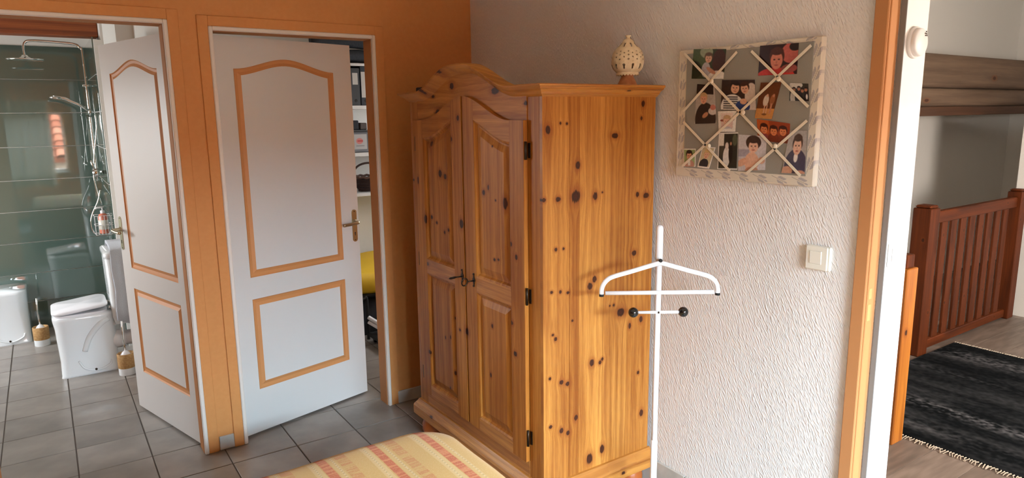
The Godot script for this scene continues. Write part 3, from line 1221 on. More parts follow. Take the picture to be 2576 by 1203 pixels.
# ------------------------------------------------------------------ bed with a striped woven blanket
func blanket_tex() -> ImageTexture:
	var w := 1024
	var h := 256
	var slub := noise_bytes(w, h, 96, h, 0.09, 201, 3)
	var fine := noise_bytes(w, h, 1024, 256, 0.22, 202, 2)
	var d := PackedByteArray()
	d.resize(w * h * 3)
	var yel := Color8(212, 172, 106)
	var tan_ := Color8(206, 146, 90)
	var ter := Color8(200, 108, 70)
	var crm := Color8(228, 204, 158)
	var per := 0.1835
	for x in w:
		var xm := -2.5 + x * 1.7 / w
		var c := fposmod(xm + 1.085 + per * 0.5, per) - per * 0.5
		var base := yel
		var dash := 0.0
		if absf(c) < 0.0145:
			base = ter
		elif c > 0.046 and c < 0.083 and xm < -1.12:
			base = tan_
		elif c < -0.018 and c > -0.046:
			base = yel.lerp(crm, 0.45)
		elif c > 0.018 and c < 0.04:
			base = yel.lerp(crm, 0.25)
		if absf(absf(c) - 0.033) < 0.0025:
			dash = 1.0
		for y in h:
			var i := y * w + x
			var s := slub[i] / 255.0 - 0.5
			var f := fine[i] / 255.0 - 0.5
			var cc := base
			if base == ter:
				cc = ter.lerp(Color8(222, 150, 100), clampf(s * 2.4 + 0.25, 0.0, 0.8))
			elif base == tan_:
				cc = tan_.lerp(yel, clampf(s * 2.8 + 0.3, 0.0, 0.9))
			if dash > 0.0 and (y / 5) % 2 == 0:
				cc = cc.lerp(crm, 0.8)
			elif dash > 0.0:
				cc = cc.lerp(Color8(176, 150, 104), 0.5)
			cc = cc.lerp(crm, clampf(f * 0.9, 0.0, 0.3))   # paler slubs in the yarn
			d[i * 3] = int(cc.r * 255.0)
			d[i * 3 + 1] = int(cc.g * 255.0)
			d[i * 3 + 2] = int(cc.b * 255.0)
	return tex_rgb(w, h, d)


func rounded_rect(x0: float, x1: float, z0: float, z1: float, r: float, y: float, per := 8, straight := 10) -> Array:
	var out: Array = []
	var cs := [Vector2(x1 - r, z1 - r), Vector2(x0 + r, z1 - r), Vector2(x0 + r, z0 + r), Vector2(x1 - r, z0 + r)]
	for k in 4:
		var c: Vector2 = cs[k]
		var arc: Array = []
		for i in per + 1:
			var a := PI * 0.5 * k + PI * 0.5 * i / per
			arc.append(Vector3(c.x + r * cos(a), y, c.y + r * sin(a)))
		out.append_array(arc)
		var nc: Vector2 = cs[(k + 1) % 4]
		var a2 := PI * 0.5 * (k + 1)
		var nxt := Vector3(nc.x + r * cos(a2), y, nc.y + r * sin(a2))
		for i in range(1, straight):
			out.append(arc[per].lerp(nxt, float(i) / straight))
	return out


func build_bed() -> void:
	var t := thing("bed", "bed made up with a yellow blanket with terracotta stripes", "bed", Vector3(-1.65, 0, 2.3))
	var x0 := -2.33
	var x1 := -0.955
	var z0 := 1.298
	var z1 := 3.18
	var b := mb()
	b.span(Vector3(x0 + 0.05, 0.1, z0 + 0.06), Vector3(x1 - 0.05, 0.24, z1 - 0.05), 0.01)
	part("bed_frame", b, M.bun, t)
	for e in [[x0 + 0.1, z0 + 0.12], [x1 - 0.1, z0 + 0.12], [x0 + 0.1, z1 - 0.12], [x1 - 0.1, z1 - 0.12]]:
		b = mb()
		b.box(Vector3(e[0], 0.05, e[1]), Vector3(0.05, 0.1, 0.05), 0.004)
		part("leg", b, M.bun, t)
	b = mb()
	b.smooth(true)
	b.loft([rounded_rect(x0 + 0.03, x1 - 0.03, z0 + 0.04, z1 - 0.03, 0.08, 0.24), rounded_rect(x0 + 0.03, x1 - 0.03, z0 + 0.04, z1 - 0.03, 0.08, 0.46)])
	part("mattress", b, M.plastic, t)
	# blanket hanging over the mattress edges
	var rng := RandomNumberGenerator.new()
	rng.seed = 9
	var ph: Array = []
	for k in 6:
		ph.append(rng.randf() * TAU)
	var loops: Array = []
	for e in [[0.13, -0.012, 0.13], [0.24, -0.004, 0.13], [0.37, 0.002, 0.13], [0.45, 0.006, 0.13], [0.478, 0.014, 0.14], [0.499, 0.032, 0.15], [0.51, 0.06, 0.16], [0.515, 0.1, 0.17], [0.518, 0.2, 0.18], [0.52, 0.4, 0.2], [0.521, 0.6, 0.05]]:
		var lp := rounded_rect(x0 + e[1], x1 - e[1], z0 + e[1], z1 - e[1], e[2], e[0], 10, 24)
		for i in lp.size():
			var p: Vector3 = lp[i]
			var wv := sin(p.x * 17.0 + p.z * 5.0 + ph[0]) * 0.5 + sin(p.z * 21.0 - p.x * 9.0 + ph[1]) * 0.5
			var hang: float = clampf((0.47 - e[0]) / 0.3, 0.0, 1.0)
			var dirn := Vector3(p.x - (x0 + x1) * 0.5, 0, p.z - (z0 + z1) * 0.5).normalized()
			lp[i] = p + dirn * wv * 0.012 * hang + Vector3(0, wv * 0.003, 0)
		loops.append(lp)
	b = mb().smooth(true)
	b.uvf = func(p: Vector3, _n: Vector3) -> Vector2: return Vector2((p.x + 2.5) / 1.7, (p.z + p.y) / 0.42)
	b.loft(loops, false, true)
	var bm := relief(tmat(blanket_tex(), 0.92, 0.2), grey_noise(256, 0.2, 210, 2), 0.02)
	bm.rim_enabled = true
	bm.rim = 0.25
	part("blanket", b, bm, t, "yellow woven blanket with terracotta and tan stripes")


# ------------------------------------------------------------------ coat stand
func build_coat_stand() -> void:
	var c := Vector3(-0.27, 0, 1.757)
	var t := thing("coat_stand", "white metal valet stand with a hanger bar and two black knobs", "coat stand", c)
	var u := Vector3(0.826, 0, 0.564)
	var fr := Vector3(-0.564, 0, 0.826)
	var b := mb().smooth(true)
	b.tube([c + Vector3(0, 0.02, 0), c + Vector3(0, 0.405, 0)], 0.0128, 16)
	part("lower_pole", b, M.white_gloss, t)
	b = mb().smooth(true)
	b.tube([c + Vector3(0, 0.40, 0), c + Vector3(0, 1.13, 0)], 0.0112, 16)
	part("pole", b, M.white_gloss, t)
	b = mb().smooth(true)
	var pr: Array = [Vector2(0, 1.118), Vector2(0.0128, 1.12), Vector2(0.0134, 1.13), Vector2(0.0134, 1.236)]
	for i in 6:
		var a := PI * 0.5 * (i + 1) / 6.0
		pr.append(Vector2(0.0134 * cos(a) if i < 5 else 0.0, 1.236 + 0.0134 * sin(a)))
	b.lathe(pr, c, 18)
	part("top_grip", b, M.white_gloss, t)
	# hanger: two shoulders and a trouser bar
	var ho := c + fr * 0.024
	var L := func(s: float, y: float) -> Vector3: return ho + u * s + Vector3(0, y, 0)
	b = mb().smooth(true)
	var path: Array = [L.call(-0.214, 0.996), L.call(-0.214, 1.012), L.call(-0.208, 1.032), L.call(-0.194, 1.05), L.call(-0.17, 1.063), L.call(-0.1, 1.083), L.call(-0.02, 1.107), L.call(0.0, 1.111), L.call(0.02, 1.107), L.call(0.1, 1.083), L.call(0.17, 1.063), L.call(0.194, 1.05), L.call(0.208, 1.032), L.call(0.214, 1.012), L.call(0.214, 0.996)]
	b.tube(curve3(path, 4), 0.0088, 12)
	var hg := part("hanger", b, M.white_gloss, t)
	b = mb().smooth(true)
	b.tube([L.call(-0.2, 1.0), L.call(0.2, 1.0)], 0.0078, 12)
	part("trouser_bar", b, M.white_gloss, hg)
	for s in [-1.0, 1.0]:
		b = mb().smooth(true)
		b.tube([L.call(s * 0.214, 0.988), L.call(s * 0.214, 0.997)], 0.0094, 12)
		part("end_cap", b, M.matt_black, hg)
	b = mb().smooth(true)
	b.tube([c + Vector3(0, 1.112, 0), ho + Vector3(0, 1.112, 0)], 0.007, 10)
	b.sphere(ho + Vector3(0, 1.121, 0) + fr * 0.004, 0.0075, 10)
	part("pivot", b, M.matt_black, t)
	# peg bar with black knobs
	b = mb().smooth(true)
	var po := c + fr * 0.012
	b.tube([po + u * -0.085 + Vector3(0, 0.921, 0), po + u * 0.085 + Vector3(0, 0.921, 0)], 0.0058, 12)
	part("peg_bar", b, M.white_gloss, t)
	for s in [-1.0, 1.0]:
		b = mb().smooth(true)
		b.sphere(po + u * s * 0.093 + Vector3(0, 0.921, 0), 0.0192, 20)
		part("knob", b, M.black, t, "round glossy black knob")
	b = mb().smooth(true)
	b.sphere(po + fr * 0.004 + Vector3(0, 0.921, 0), 0.0045, 8)
	part("screw", b, M.dark_metal, t)
	b = mb().smooth(true)
	b.lathe([Vector2(0, 0), Vector2(0.14, 0), Vector2(0.145, 0.006), Vector2(0.135, 0.016), Vector2(0.03, 0.028), Vector2(0.014, 0.045), Vector2(0, 0.045)], c, 28)
	part("base", b, M.white_gloss, t)


# ------------------------------------------------------------------ pinboard with photographs
# small painter: ["r", x0, y0, x1, y1, colour] or ["e", cx, cy, rx, ry, colour, turn], all in 0..1
func paint(w: int, h: int, cmds: Array, sd := 1) -> Image:
	var im := Image.create(w, h, false, Image.FORMAT_RGB8)
	for c in cmds:
		if c[0] == "r":
			im.fill_rect(Rect2i(int(c[1] * w), int(c[2] * h), int(ceil((c[3] - c[1]) * w)), int(ceil((c[4] - c[2]) * h))), c[5])
		else:
			var cx: float = c[1] * w
			var cy: float = c[2] * h
			var rx: float = c[3] * w
			var ry: float = c[4] * h
			var ang: float = c[6] if c.size() > 6 else 0.0
			var R := maxf(rx, ry) + 2.0
			var ca := cos(ang)
			var sa := sin(ang)
			for y in range(maxi(0, int(cy - R)), mini(h, int(cy + R) + 1)):
				for x in range(maxi(0, int(cx - R)), mini(w, int(cx + R) + 1)):
					var dx := x + 0.5 - cx
					var dy := y + 0.5 - cy
					var q := sqrt(pow((dx * ca + dy * sa) / rx, 2.0) + pow((-dx * sa + dy * ca) / ry, 2.0))
					var k := clampf((1.0 - q) * minf(rx, ry) * 0.8 + 0.5, 0.0, 1.0)
					if k > 0.0:
						im.set_pixel(x, y, im.get_pixel(x, y).lerp(c[5], k))
	return im


func person_head(x: float, y: float, r: float, skin: Color, hair: Color, asp: float, turn := 0.0) -> Array:
	# head of a printed figure: hair, face, eyes, mouth; asp corrects for the print's shape
	var ry := r * asp
	return [["e", x, y - ry * 0.28, r * 0.98, ry * 1.05, hair, turn], ["e", x, y + ry * 0.14, r * 0.78, ry * 0.98, skin, turn],
		["e", x, y - ry * 0.86, r * 0.85, ry * 0.42, hair, turn],
		["e", x - r * 0.3, y + ry * 0.04, r * 0.13, ry * 0.07, hair.darkened(0.4), turn], ["e", x + r * 0.3, y + ry * 0.04, r * 0.13, ry * 0.07, hair.darkened(0.4), turn],
		["e", x, y + ry * 0.34, r * 0.1, ry * 0.12, skin.darkened(0.14), turn], ["e", x, y + ry * 0.66, r * 0.26, ry * 0.07, Color8(160, 74, 66), turn]]


func photo(label: String, quad_pts: Array, im: Image, depth: float, nx: int) -> void:
	# quad_pts: four corners (y, z) clockwise from the upper left; a thin print with a white back
	var c := Vector2()
	for q in quad_pts:
		c += q * 0.25
	var iw := im.get_width()
	var ih := im.get_height()
	im.resize(iw * 2 / 5, ih * 2 / 5, Image.INTERPOLATE_LANCZOS)
	im.resize(iw, ih, Image.INTERPOLATE_CUBIC)
	# faded colours and grain of old prints
	var gr := noise_bytes(iw, ih, iw, ih, 0.09, 900 + iw + int(quad_pts[0].y * 1000.0), 3)
	for py in ih:
		for qx in iw:
			var cpx := im.get_pixel(qx, py)
			var gv := (gr[py * iw + qx] / 255.0 - 0.5) * 0.12
			cpx = cpx.lerp(Color8(112, 92, 82), 0.14)
			im.set_pixel(qx, py, Color(clampf(cpx.r * (1.0 + gv), 0, 1), clampf(cpx.g * (1.0 + gv), 0, 1), clampf(cpx.b * (1.0 + gv), 0, 1)))
	var mt := tmat(ImageTexture.create_from_image(im), 0.3, 0.4)
	var b := mb()
	var P: Array = []
	for q in quad_pts:
		P.append(q)
	var uvs := [Vector2(0, 0), Vector2(1, 0), Vector2(1, 1), Vector2(0, 1)]
	var x := -0.0305 - depth
	var g := 6
	for i in g:
		for j in g:
			var cs: Array = []
			for e in [[0, 0], [1, 0], [1, 1], [0, 1]]:
				var s: float = float(i + e[0]) / g
				var v: float = float(j + e[1]) / g
				var top: Vector2 = P[0].lerp(P[1], s)
				var bot: Vector2 = P[3].lerp(P[2], s)
				var yz := top.lerp(bot, v)
				var bow := 0.0012 * (1.0 - pow(2.0 * s - 1.0, 2.0))
				cs.append([Vector3(x - bow, yz.x, yz.y), Vector2(s, v)])
			for tr in [[0, 1, 2], [0, 2, 3]]:
				for k in [tr[0], tr[1], tr[2]]:
					b.st.set_uv(cs[k][1])
					b.st.add_vertex(cs[k][0])
	# back face
	var bk: Array = []
	for q in P:
		bk.append(Vector3(x + 0.0006, q.x, q.y))
	b.uvf = func(_p: Vector3, _n: Vector3) -> Vector2: return Vector2(0.02, 0.02)
	b.quad(bk[0], bk[1], bk[2], bk[3], Vector3(1, 0, 0))
	for i in 4:
		var j := (i + 1) % 4
		var f0 := Vector3(x, P[i].x, P[i].y)
		var f1 := Vector3(x, P[j].x, P[j].y)
		b.quad(f0, f1, bk[j], bk[i], Vector3(0, (P[i].x + P[j].x) * 0.5 - c.x, (P[i].y + P[j].y) * 0.5 - c.y))
	single("photograph", b, mt, label, "photo", "photographs on the pinboard")


func sprig(cx: float, cy: float, ang: float, s: float) -> Array:
	# printed lavender sprig
	var out: Array = []
	var v := Color8(172, 162, 158)
	var st := Color8(166, 156, 142)
	var d := Vector2(cos(ang), sin(ang))
	var asp := 0.6 / 0.485
	for i in 9:
		out.append(["e", cx + d.x * s * (i / 8.0 - 0.5), cy + d.y * s * asp * (i / 8.0 - 0.5), s * 0.06, s * 0.03, st, ang])
	for i in 4:
		for sd in [-1.0, 1.0]:
			var k := 0.05 + i * 0.13
			var n: Vector2 = Vector2(-d.y, d.x) * float(sd)
			out.append(["e", cx + d.x * s * k + n.x * s * 0.16, cy + (d.y * s * k + n.y * s * 0.16) * asp, s * 0.15, s * 0.055 * asp, v, ang + sd * 0.6])
	out.append(["e", cx + d.x * s * 0.6, cy + d.y * s * 0.6 * asp, s * 0.13, s * 0.05 * asp, v, ang])
	return out


func build_pinboard() -> void:
	var z0 := 1.603
	var z1 := 2.2
	var y0 := 1.406
	var y1 := 1.888
	var t := thing("pinboard", "fabric pinboard with lavender print border and crossed ribbons, hung on the plaster wall", "pinboard", Vector3(0, 1.4, 1.9))
	# border print
	var cmds: Array = [["r", 0, 0, 1, 1, Color8(214, 202, 184)]]
	for i in 7:
		cmds.append_array(sprig(0.13 + i * 0.13, 0.962, 0.35, 0.085))
		cmds.append_array(sprig(0.16 + i * 0.125, 0.032, -0.3 if i % 2 == 0 else 0.45, 0.08))
	for i in 6:
		cmds.append_array(sprig(0.966, 0.12 + i * 0.15, -1.2, 0.095))
		cmds.append_array(sprig(0.034, 0.16 + i * 0.14, -1.35, 0.085))
	var im := paint(720, 580, cmds)
	im.generate_mipmaps()
	var bm := relief(tmat(ImageTexture.create_from_image(im), 0.9, 0.2), grey_noise(256, 0.3, 222, 1), 0.01)
	var b := mb()
	b.uvf = func(p: Vector3, _n: Vector3) -> Vector2: return Vector2((p.z - z0) / (z1 - z0), 1.0 - (p.y - y0) / (y1 - y0))
	b.box(Vector3(-0.014, (y0 + y1) / 2, (z0 + z1) / 2), Vector3(0.026, y1 - y0, z1 - z0), 0.004)
	part("border", b, bm, t, "cream cotton border printed with lavender sprigs")
	b = mb()
	var cy0 := 1.44
	var cy1 := 1.872
	var cz0 := 1.645
	var cz1 := 2.172
	b.box(Vector3(-0.0278, (cy0 + cy1) / 2, (cz0 + cz1) / 2), Vector3(0.003, cy1 - cy0, cz1 - cz0), 0.001)
	part("linen_panel", b, triplanar(tmat(speckle(128, 128, Color8(154, 148, 139), Color8(139, 133, 124), 0.3, 223, 2), 0.95, 0.15), Vector3(14, 14, 14)), t, "grey linen centre of the pinboard")
	# ribbons
	var rb := mat(Color8(226, 212, 190), 0.7)
	for r in [[1.875, 1.637, 1.441, 2.157], [1.862, 1.880, 1.656, 1.640], [1.860, 1.940, 1.666, 2.170], [1.860, 2.166, 1.445, 1.645], [1.617, 1.643, 1.440, 1.872], [1.622, 2.168, 1.436, 1.945]]:
		var a := Vector3(-0.0355, r[0], r[1])
		var c := Vector3(-0.0355, r[2], r[3])
		var d := (c - a).normalized()
		var n := d.cross(Vector3(1, 0, 0)).normalized()
		b = mb()
		b.box((a + c) * 0.5, Vector3(0.0014, 0.0098, (c - a).length()), 0.0004, Basis(Vector3(1, 0, 0), n, d) if Vector3(1, 0, 0).cross(n).dot(d) > 0 else Basis(Vector3(1, 0, 0), -n, d))
		part("ribbon", b, rb, t)
	for e in [[1.765, 1.774], [1.65, 1.919], [1.536, 2.056], [1.76, 2.055], [1.528, 1.773]]:
		b = mb().smooth(true)
		b.lathe([Vector2(0.0085, 0.0), Vector2(0.008, 0.003), Vector2(0.004, 0.0055), Vector2(0.0, 0.006)], Vector3(-0.036, e[0], e[1]), 12, Basis(Vector3(0, 0, 1), Vector3(-1, 0, 0), Vector3(0, -1, 0)))
		part("ribbon_knot", b, rb, t)
	# the prints
	var sk := Color8(222, 170, 140)
	var skd := Color8(190, 130, 100)
	var wh := Color8(236, 230, 222)
	var bk := Color8(26, 20, 20)
	var W := Color8(240, 236, 228)
	var cm: Array = [["r", 0, 0, 1, 1, Color8(40, 52, 30)], ["e", 0.2, 0.2, 0.3, 0.4, Color8(66, 84, 44)], ["e", 0.42, 0.1, 0.2, 0.2, Color8(150, 160, 130)], ["e", 0.1, 0.7, 0.2, 0.3, Color8(28, 38, 20)], ["e", 0.44, 0.7, 0.14, 0.26, Color8(176, 170, 176)], ["e", 0.82, 0.42, 0.2, 0.42, Color8(60, 30, 24)], ["e", 0.8, 0.94, 0.28, 0.22, wh], ["e", 0.6, 0.72, 0.16, 0.07, skd, 0.5]]
	cm.append_array(person_head(0.5, 0.3, 0.13, sk, Color8(90, 66, 44), 1.1))
	photo("print of a child in pale shirt on a lap among dark green leaves", [Vector2(1.888, 1.678), Vector2(1.876, 1.829), Vector2(1.771, 1.823), Vector2(1.779, 1.672)], paint(120, 90, cm), 0.0, 0)
	cm = [["r", 0, 0, 1, 1, Color8(34, 14, 16)], ["e", 0.84, 0.3, 0.26, 0.34, Color8(190, 92, 84)], ["e", 0.92, 0.1, 0.14, 0.14, bk], ["e", 0.45, 1.05, 0.5, 0.3, Color8(196, 44, 40)], ["e", 0.8, 0.8, 0.2, 0.14, Color8(150, 70, 64)]]
	cm.append_array(person_head(0.47, 0.48, 0.2, Color8(214, 128, 104), Color8(72, 34, 26), 1.5))
	photo("print of a baby in red beside a reddish lit face", [Vector2(1.875, 1.971), Vector2(1.872, 2.118), Vector2(1.773, 2.118), Vector2(1.775, 1.969)], paint(128, 96, cm), 0.0, 0)
	cm = [["r", 0, 0, 1, 1, Color8(44, 32, 30)], ["e", 0.9, 0.6, 0.2, 0.5, Color8(206, 190, 178)], ["e", 0.34, 0.9, 0.34, 0.42, Color8(230, 226, 220)]]
	for i in 6:
		cm.append(["r", 0.08, 0.56 + i * 0.075, 0.5, 0.59 + i * 0.075, Color8(24, 24, 30)])
	cm.append_array([["e", 0.64, 0.88, 0.2, 0.2, Color8(34, 62, 124)], ["e", 0.66, 0.72, 0.1, 0.1, sk]])
	cm.append_array(person_head(0.42, 0.26, 0.16, sk, bk, 1.15, 0.3))
	cm.append_array(person_head(0.7, 0.28, 0.14, sk, Color8(58, 34, 26), 1.2, -0.3))
	photo("print of two adults bending over a baby, one in black and white stripes", [Vector2(1.768, 1.817), Vector2(1.762, 1.957), Vector2(1.658, 1.969), Vector2(1.662, 1.816)], paint(128, 100, cm), 0.0012, 0)
	cm = [["r", 0, 0, 1, 1, Color8(176, 168, 160)], ["r", 0, 0, 0.9, 0.24, bk], ["e", 0.5, 0.86, 0.48, 0.4, Color8(40, 34, 34)], ["e", 0.84, 0.68, 0.2, 0.1, Color8(210, 200, 196)], ["e", 0.86, 0.58, 0.13, 0.07, Color8(196, 120, 106)], ["e", 0.5, 0.78, 0.16, 0.06, skd, -0.6]]
	cm.append_array(person_head(0.4, 0.36, 0.2, Color8(222, 160, 130), Color8(196, 160, 110), 0.62))
	photo("print of a fair haired boy in dark jumper holding a baby", [Vector2(1.758, 1.701), Vector2(1.75, 1.785), Vector2(1.612, 1.799), Vector2(1.609, 1.694)], paint(80, 120, cm), 0.0, 0)
	cm = [["r", 0, 0, 1, 1, Color8(96, 48, 24)], ["r", 0, 0.72, 1, 1, Color8(206, 140, 74)], ["e", 0.45, 0.5, 0.15, 0.16, Color8(222, 206, 190)], ["e", 0.48, 0.36, 0.06, 0.045, sk], ["e", 0.78, 0.48, 0.13, 0.15, Color8(150, 90, 56)], ["e", 0.8, 0.36, 0.06, 0.045, skd], ["r", 0.42, 0.62, 0.48, 0.86, sk], ["r", 0.56, 0.6, 0.61, 0.86, sk], ["r", 0.74, 0.58, 0.84, 0.86, skd], ["e", 0.5, 0.88, 0.14, 0.03, Color8(130, 80, 44)]]
	photo("print of two small standing figures in orange brown light", [Vector2(1.751, 1.982), Vector2(1.749, 2.063), Vector2(1.627, 2.033), Vector2(1.63, 1.965)], paint(80, 120, cm), 0.0006, 0)
	cm = [["r", 0, 0, 1, 1, Color8(42, 44, 38)], ["e", 0.3, 0.1, 0.4, 0.2, Color8(206, 204, 196)], ["e", 0.2, 0.8, 0.16, 0.4, Color8(196, 190, 180)], ["e", 0.5, 0.8, 0.2, 0.5, Color8(24, 24, 28)], ["e", 0.9, 0.85, 0.16, 0.5, Color8(20, 20, 24)], ["e", 0.9, 0.75, 0.05, 0.16, wh]]
	for e in [[0.24, 0.36], [0.5, 0.3], [0.86, 0.34], [0.68, 0.4]]:
		cm.append_array(person_head(e[0], e[1], 0.1, skd, bk, 1.1))
	photo("small print of a dark group of dressed up people", [Vector2(1.745, 2.094), Vector2(1.74, 2.162), Vector2(1.684, 2.168), Vector2(1.687, 2.096)], paint(96, 80, cm), 0.0, 0)
	cm = [["r", 0, 0, 1, 1, W], ["r", 0.17, 0.1, 0.83, 0.84, Color8(226, 196, 186)], ["r", 0.17, 0.1, 0.83, 0.4, Color8(236, 216, 206)], ["e", 0.5, 0.86, 0.3, 0.12, Color8(196, 190, 196)], ["e", 0.24, 0.45, 0.12, 0.05, Color8(150, 70, 60)], ["e", 0.78, 0.42, 0.12, 0.05, Color8(150, 70, 60)]]
	cm.append_array(person_head(0.5, 0.48, 0.22, Color8(236, 190, 168), Color8(200, 168, 126), 1.0))
	cm.append_array([["r", 0, 0.86, 1, 1, W]])
	photo("small white bordered print of a fair haired child", [Vector2(1.655, 1.805), Vector2(1.657, 1.888), Vector2(1.582, 1.886), Vector2(1.581, 1.812)], paint(96, 96, cm), 0.0018, 0)
	cm = [["r", 0, 0, 1, 1, Color8(150, 56, 26)], ["e", 0.1, 0.3, 0.3, 0.6, Color8(186, 84, 34)], ["e", 0.2, 0.95, 0.2, 0.34, Color8(140, 60, 60)], ["e", 0.52, 0.95, 0.2, 0.4, Color8(112, 40, 22)], ["e", 0.86, 0.9, 0.2, 0.4, Color8(120, 46, 24)]]
	for e in [[0.22, 0.42], [0.52, 0.46], [0.8, 0.42]]:
		cm.append_array(person_head(e[0], e[1], 0.13, Color8(222, 128, 76), Color8(56, 16, 10), 1.6))
	photo("print of three faces side by side in strong orange red tint", [Vector2(1.627, 1.973), Vector2(1.612, 2.104), Vector2(1.545, 2.106), Vector2(1.554, 1.982)], paint(128, 80, cm), 0.0, 0)
	cm = [["r", 0, 0, 1, 1, Color8(168, 160, 154)], ["e", 0.55, 0.78, 0.5, 0.36, Color8(62, 58, 78)], ["e", 0.54, 0.62, 0.1, 0.12, wh], ["e", 0.2, 0.95, 0.26, 0.12, Color8(206, 150, 120)], ["e", 0.8, 1.0, 0.2, 0.08, Color8(200, 140, 112)]]
	cm.append_array(person_head(0.56, 0.34, 0.27, Color8(226, 176, 150), Color8(66, 46, 36), 0.75))
	photo("print of a dark haired boy in navy jumper and white collar", [Vector2(1.589, 2.106), Vector2(1.589, 2.168), Vector2(1.448, 2.170), Vector2(1.446, 2.083)], paint(80, 120, cm), 0.0012, 0)
	cm = [["r", 0, 0, 1, 1, Color8(206, 202, 206)], ["r", 0, 0.4, 0.4, 0.6, Color8(170, 166, 180)], ["e", 0.5, 0.76, 0.26, 0.28, Color8(230, 180, 152)], ["e", 0.16, 0.76, 0.22, 0.1, Color8(222, 170, 142), -0.4], ["e", 0.86, 0.72, 0.12, 0.1, Color8(222, 170, 142)], ["e", 0.5, 1.0, 0.24, 0.1, Color8(196, 140, 112)], ["e", 0.55, 0.2, 0.27, 0.2, Color8(54, 38, 34)]]
	cm.append_array(person_head(0.55, 0.3, 0.22, Color8(232, 184, 158), Color8(54, 38, 34), 0.8))
	photo("print of a laughing curly haired toddler with bare shoulders", [Vector2(1.572, 1.901), Vector2(1.569, 2.017), Vector2(1.452, 2.018), Vector2(1.442, 1.905)], paint(100, 110, cm), 0.0006, 0)
	cm = [["r", 0, 0, 1, 1, W], ["r", 0.3, 0.04, 0.98, 0.97, Color8(34, 36, 32)], ["r", 0.06, 0.3, 0.3, 0.97, Color8(60, 60, 52)], ["e", 0.45, 0.66, 0.18, 0.28, Color8(226, 222, 216)], ["e", 0.46, 0.36, 0.09, 0.1, Color8(216, 206, 196)], ["e", 0.66, 0.55, 0.1, 0.28, Color8(18, 18, 20)], ["e", 0.66, 0.3, 0.05, 0.05, skd], ["e", 0.85, 0.2, 0.12, 0.16, Color8(78, 86, 66)], ["r", 0.06, 0.03, 0.3, 0.36, Color8(226, 222, 210)]]
	photo("print of a wedding couple before dark trees, white margin", [Vector2(1.577, 1.812), Vector2(1.58, 1.897), Vector2(1.446, 1.9), Vector2(1.443, 1.811)], paint(80, 120, cm), 0.0, 0)
	cm = [["r", 0, 0, 1, 1, W], ["r", 0.08, 0.05, 0.93, 0.92, Color8(206, 190, 150)], ["e", 0.46, 0.82, 0.36, 0.26, Color8(34, 38, 46)]]
	cm.append_array(person_head(0.5, 0.36, 0.24, Color8(228, 178, 146), Color8(210, 176, 120), 0.78))
	cm.append(["r", 0, 0.93, 1, 1, W])
	photo("small tilted print of a blond boy in black shirt", [Vector2(1.525, 1.738), Vector2(1.523, 1.8), Vector2(1.442, 1.773), Vector2(1.445, 1.716)], paint(72, 96, cm), 0.0006, 0)
	cm = [["r", 0, 0, 1, 1, W], ["r", 0.07, 0.06, 0.94, 0.95, Color8(150, 170, 110)], ["e", 0.5, 0.88, 0.4, 0.26, Color8(196, 140, 120)], ["r", 0.4, 0.7, 0.6, 0.95, Color8(230, 224, 210)]]
	cm.append_array(person_head(0.5, 0.38, 0.26, Color8(226, 170, 138), Color8(40, 26, 20), 0.9))
	photo("small print of a dark haired child before green garden", [Vector2(1.513, 1.642), Vector2(1.515, 1.705), Vector2(1.446, 1.706), Vector2(1.444, 1.647)], paint(72, 90, cm), 0.0, 0)


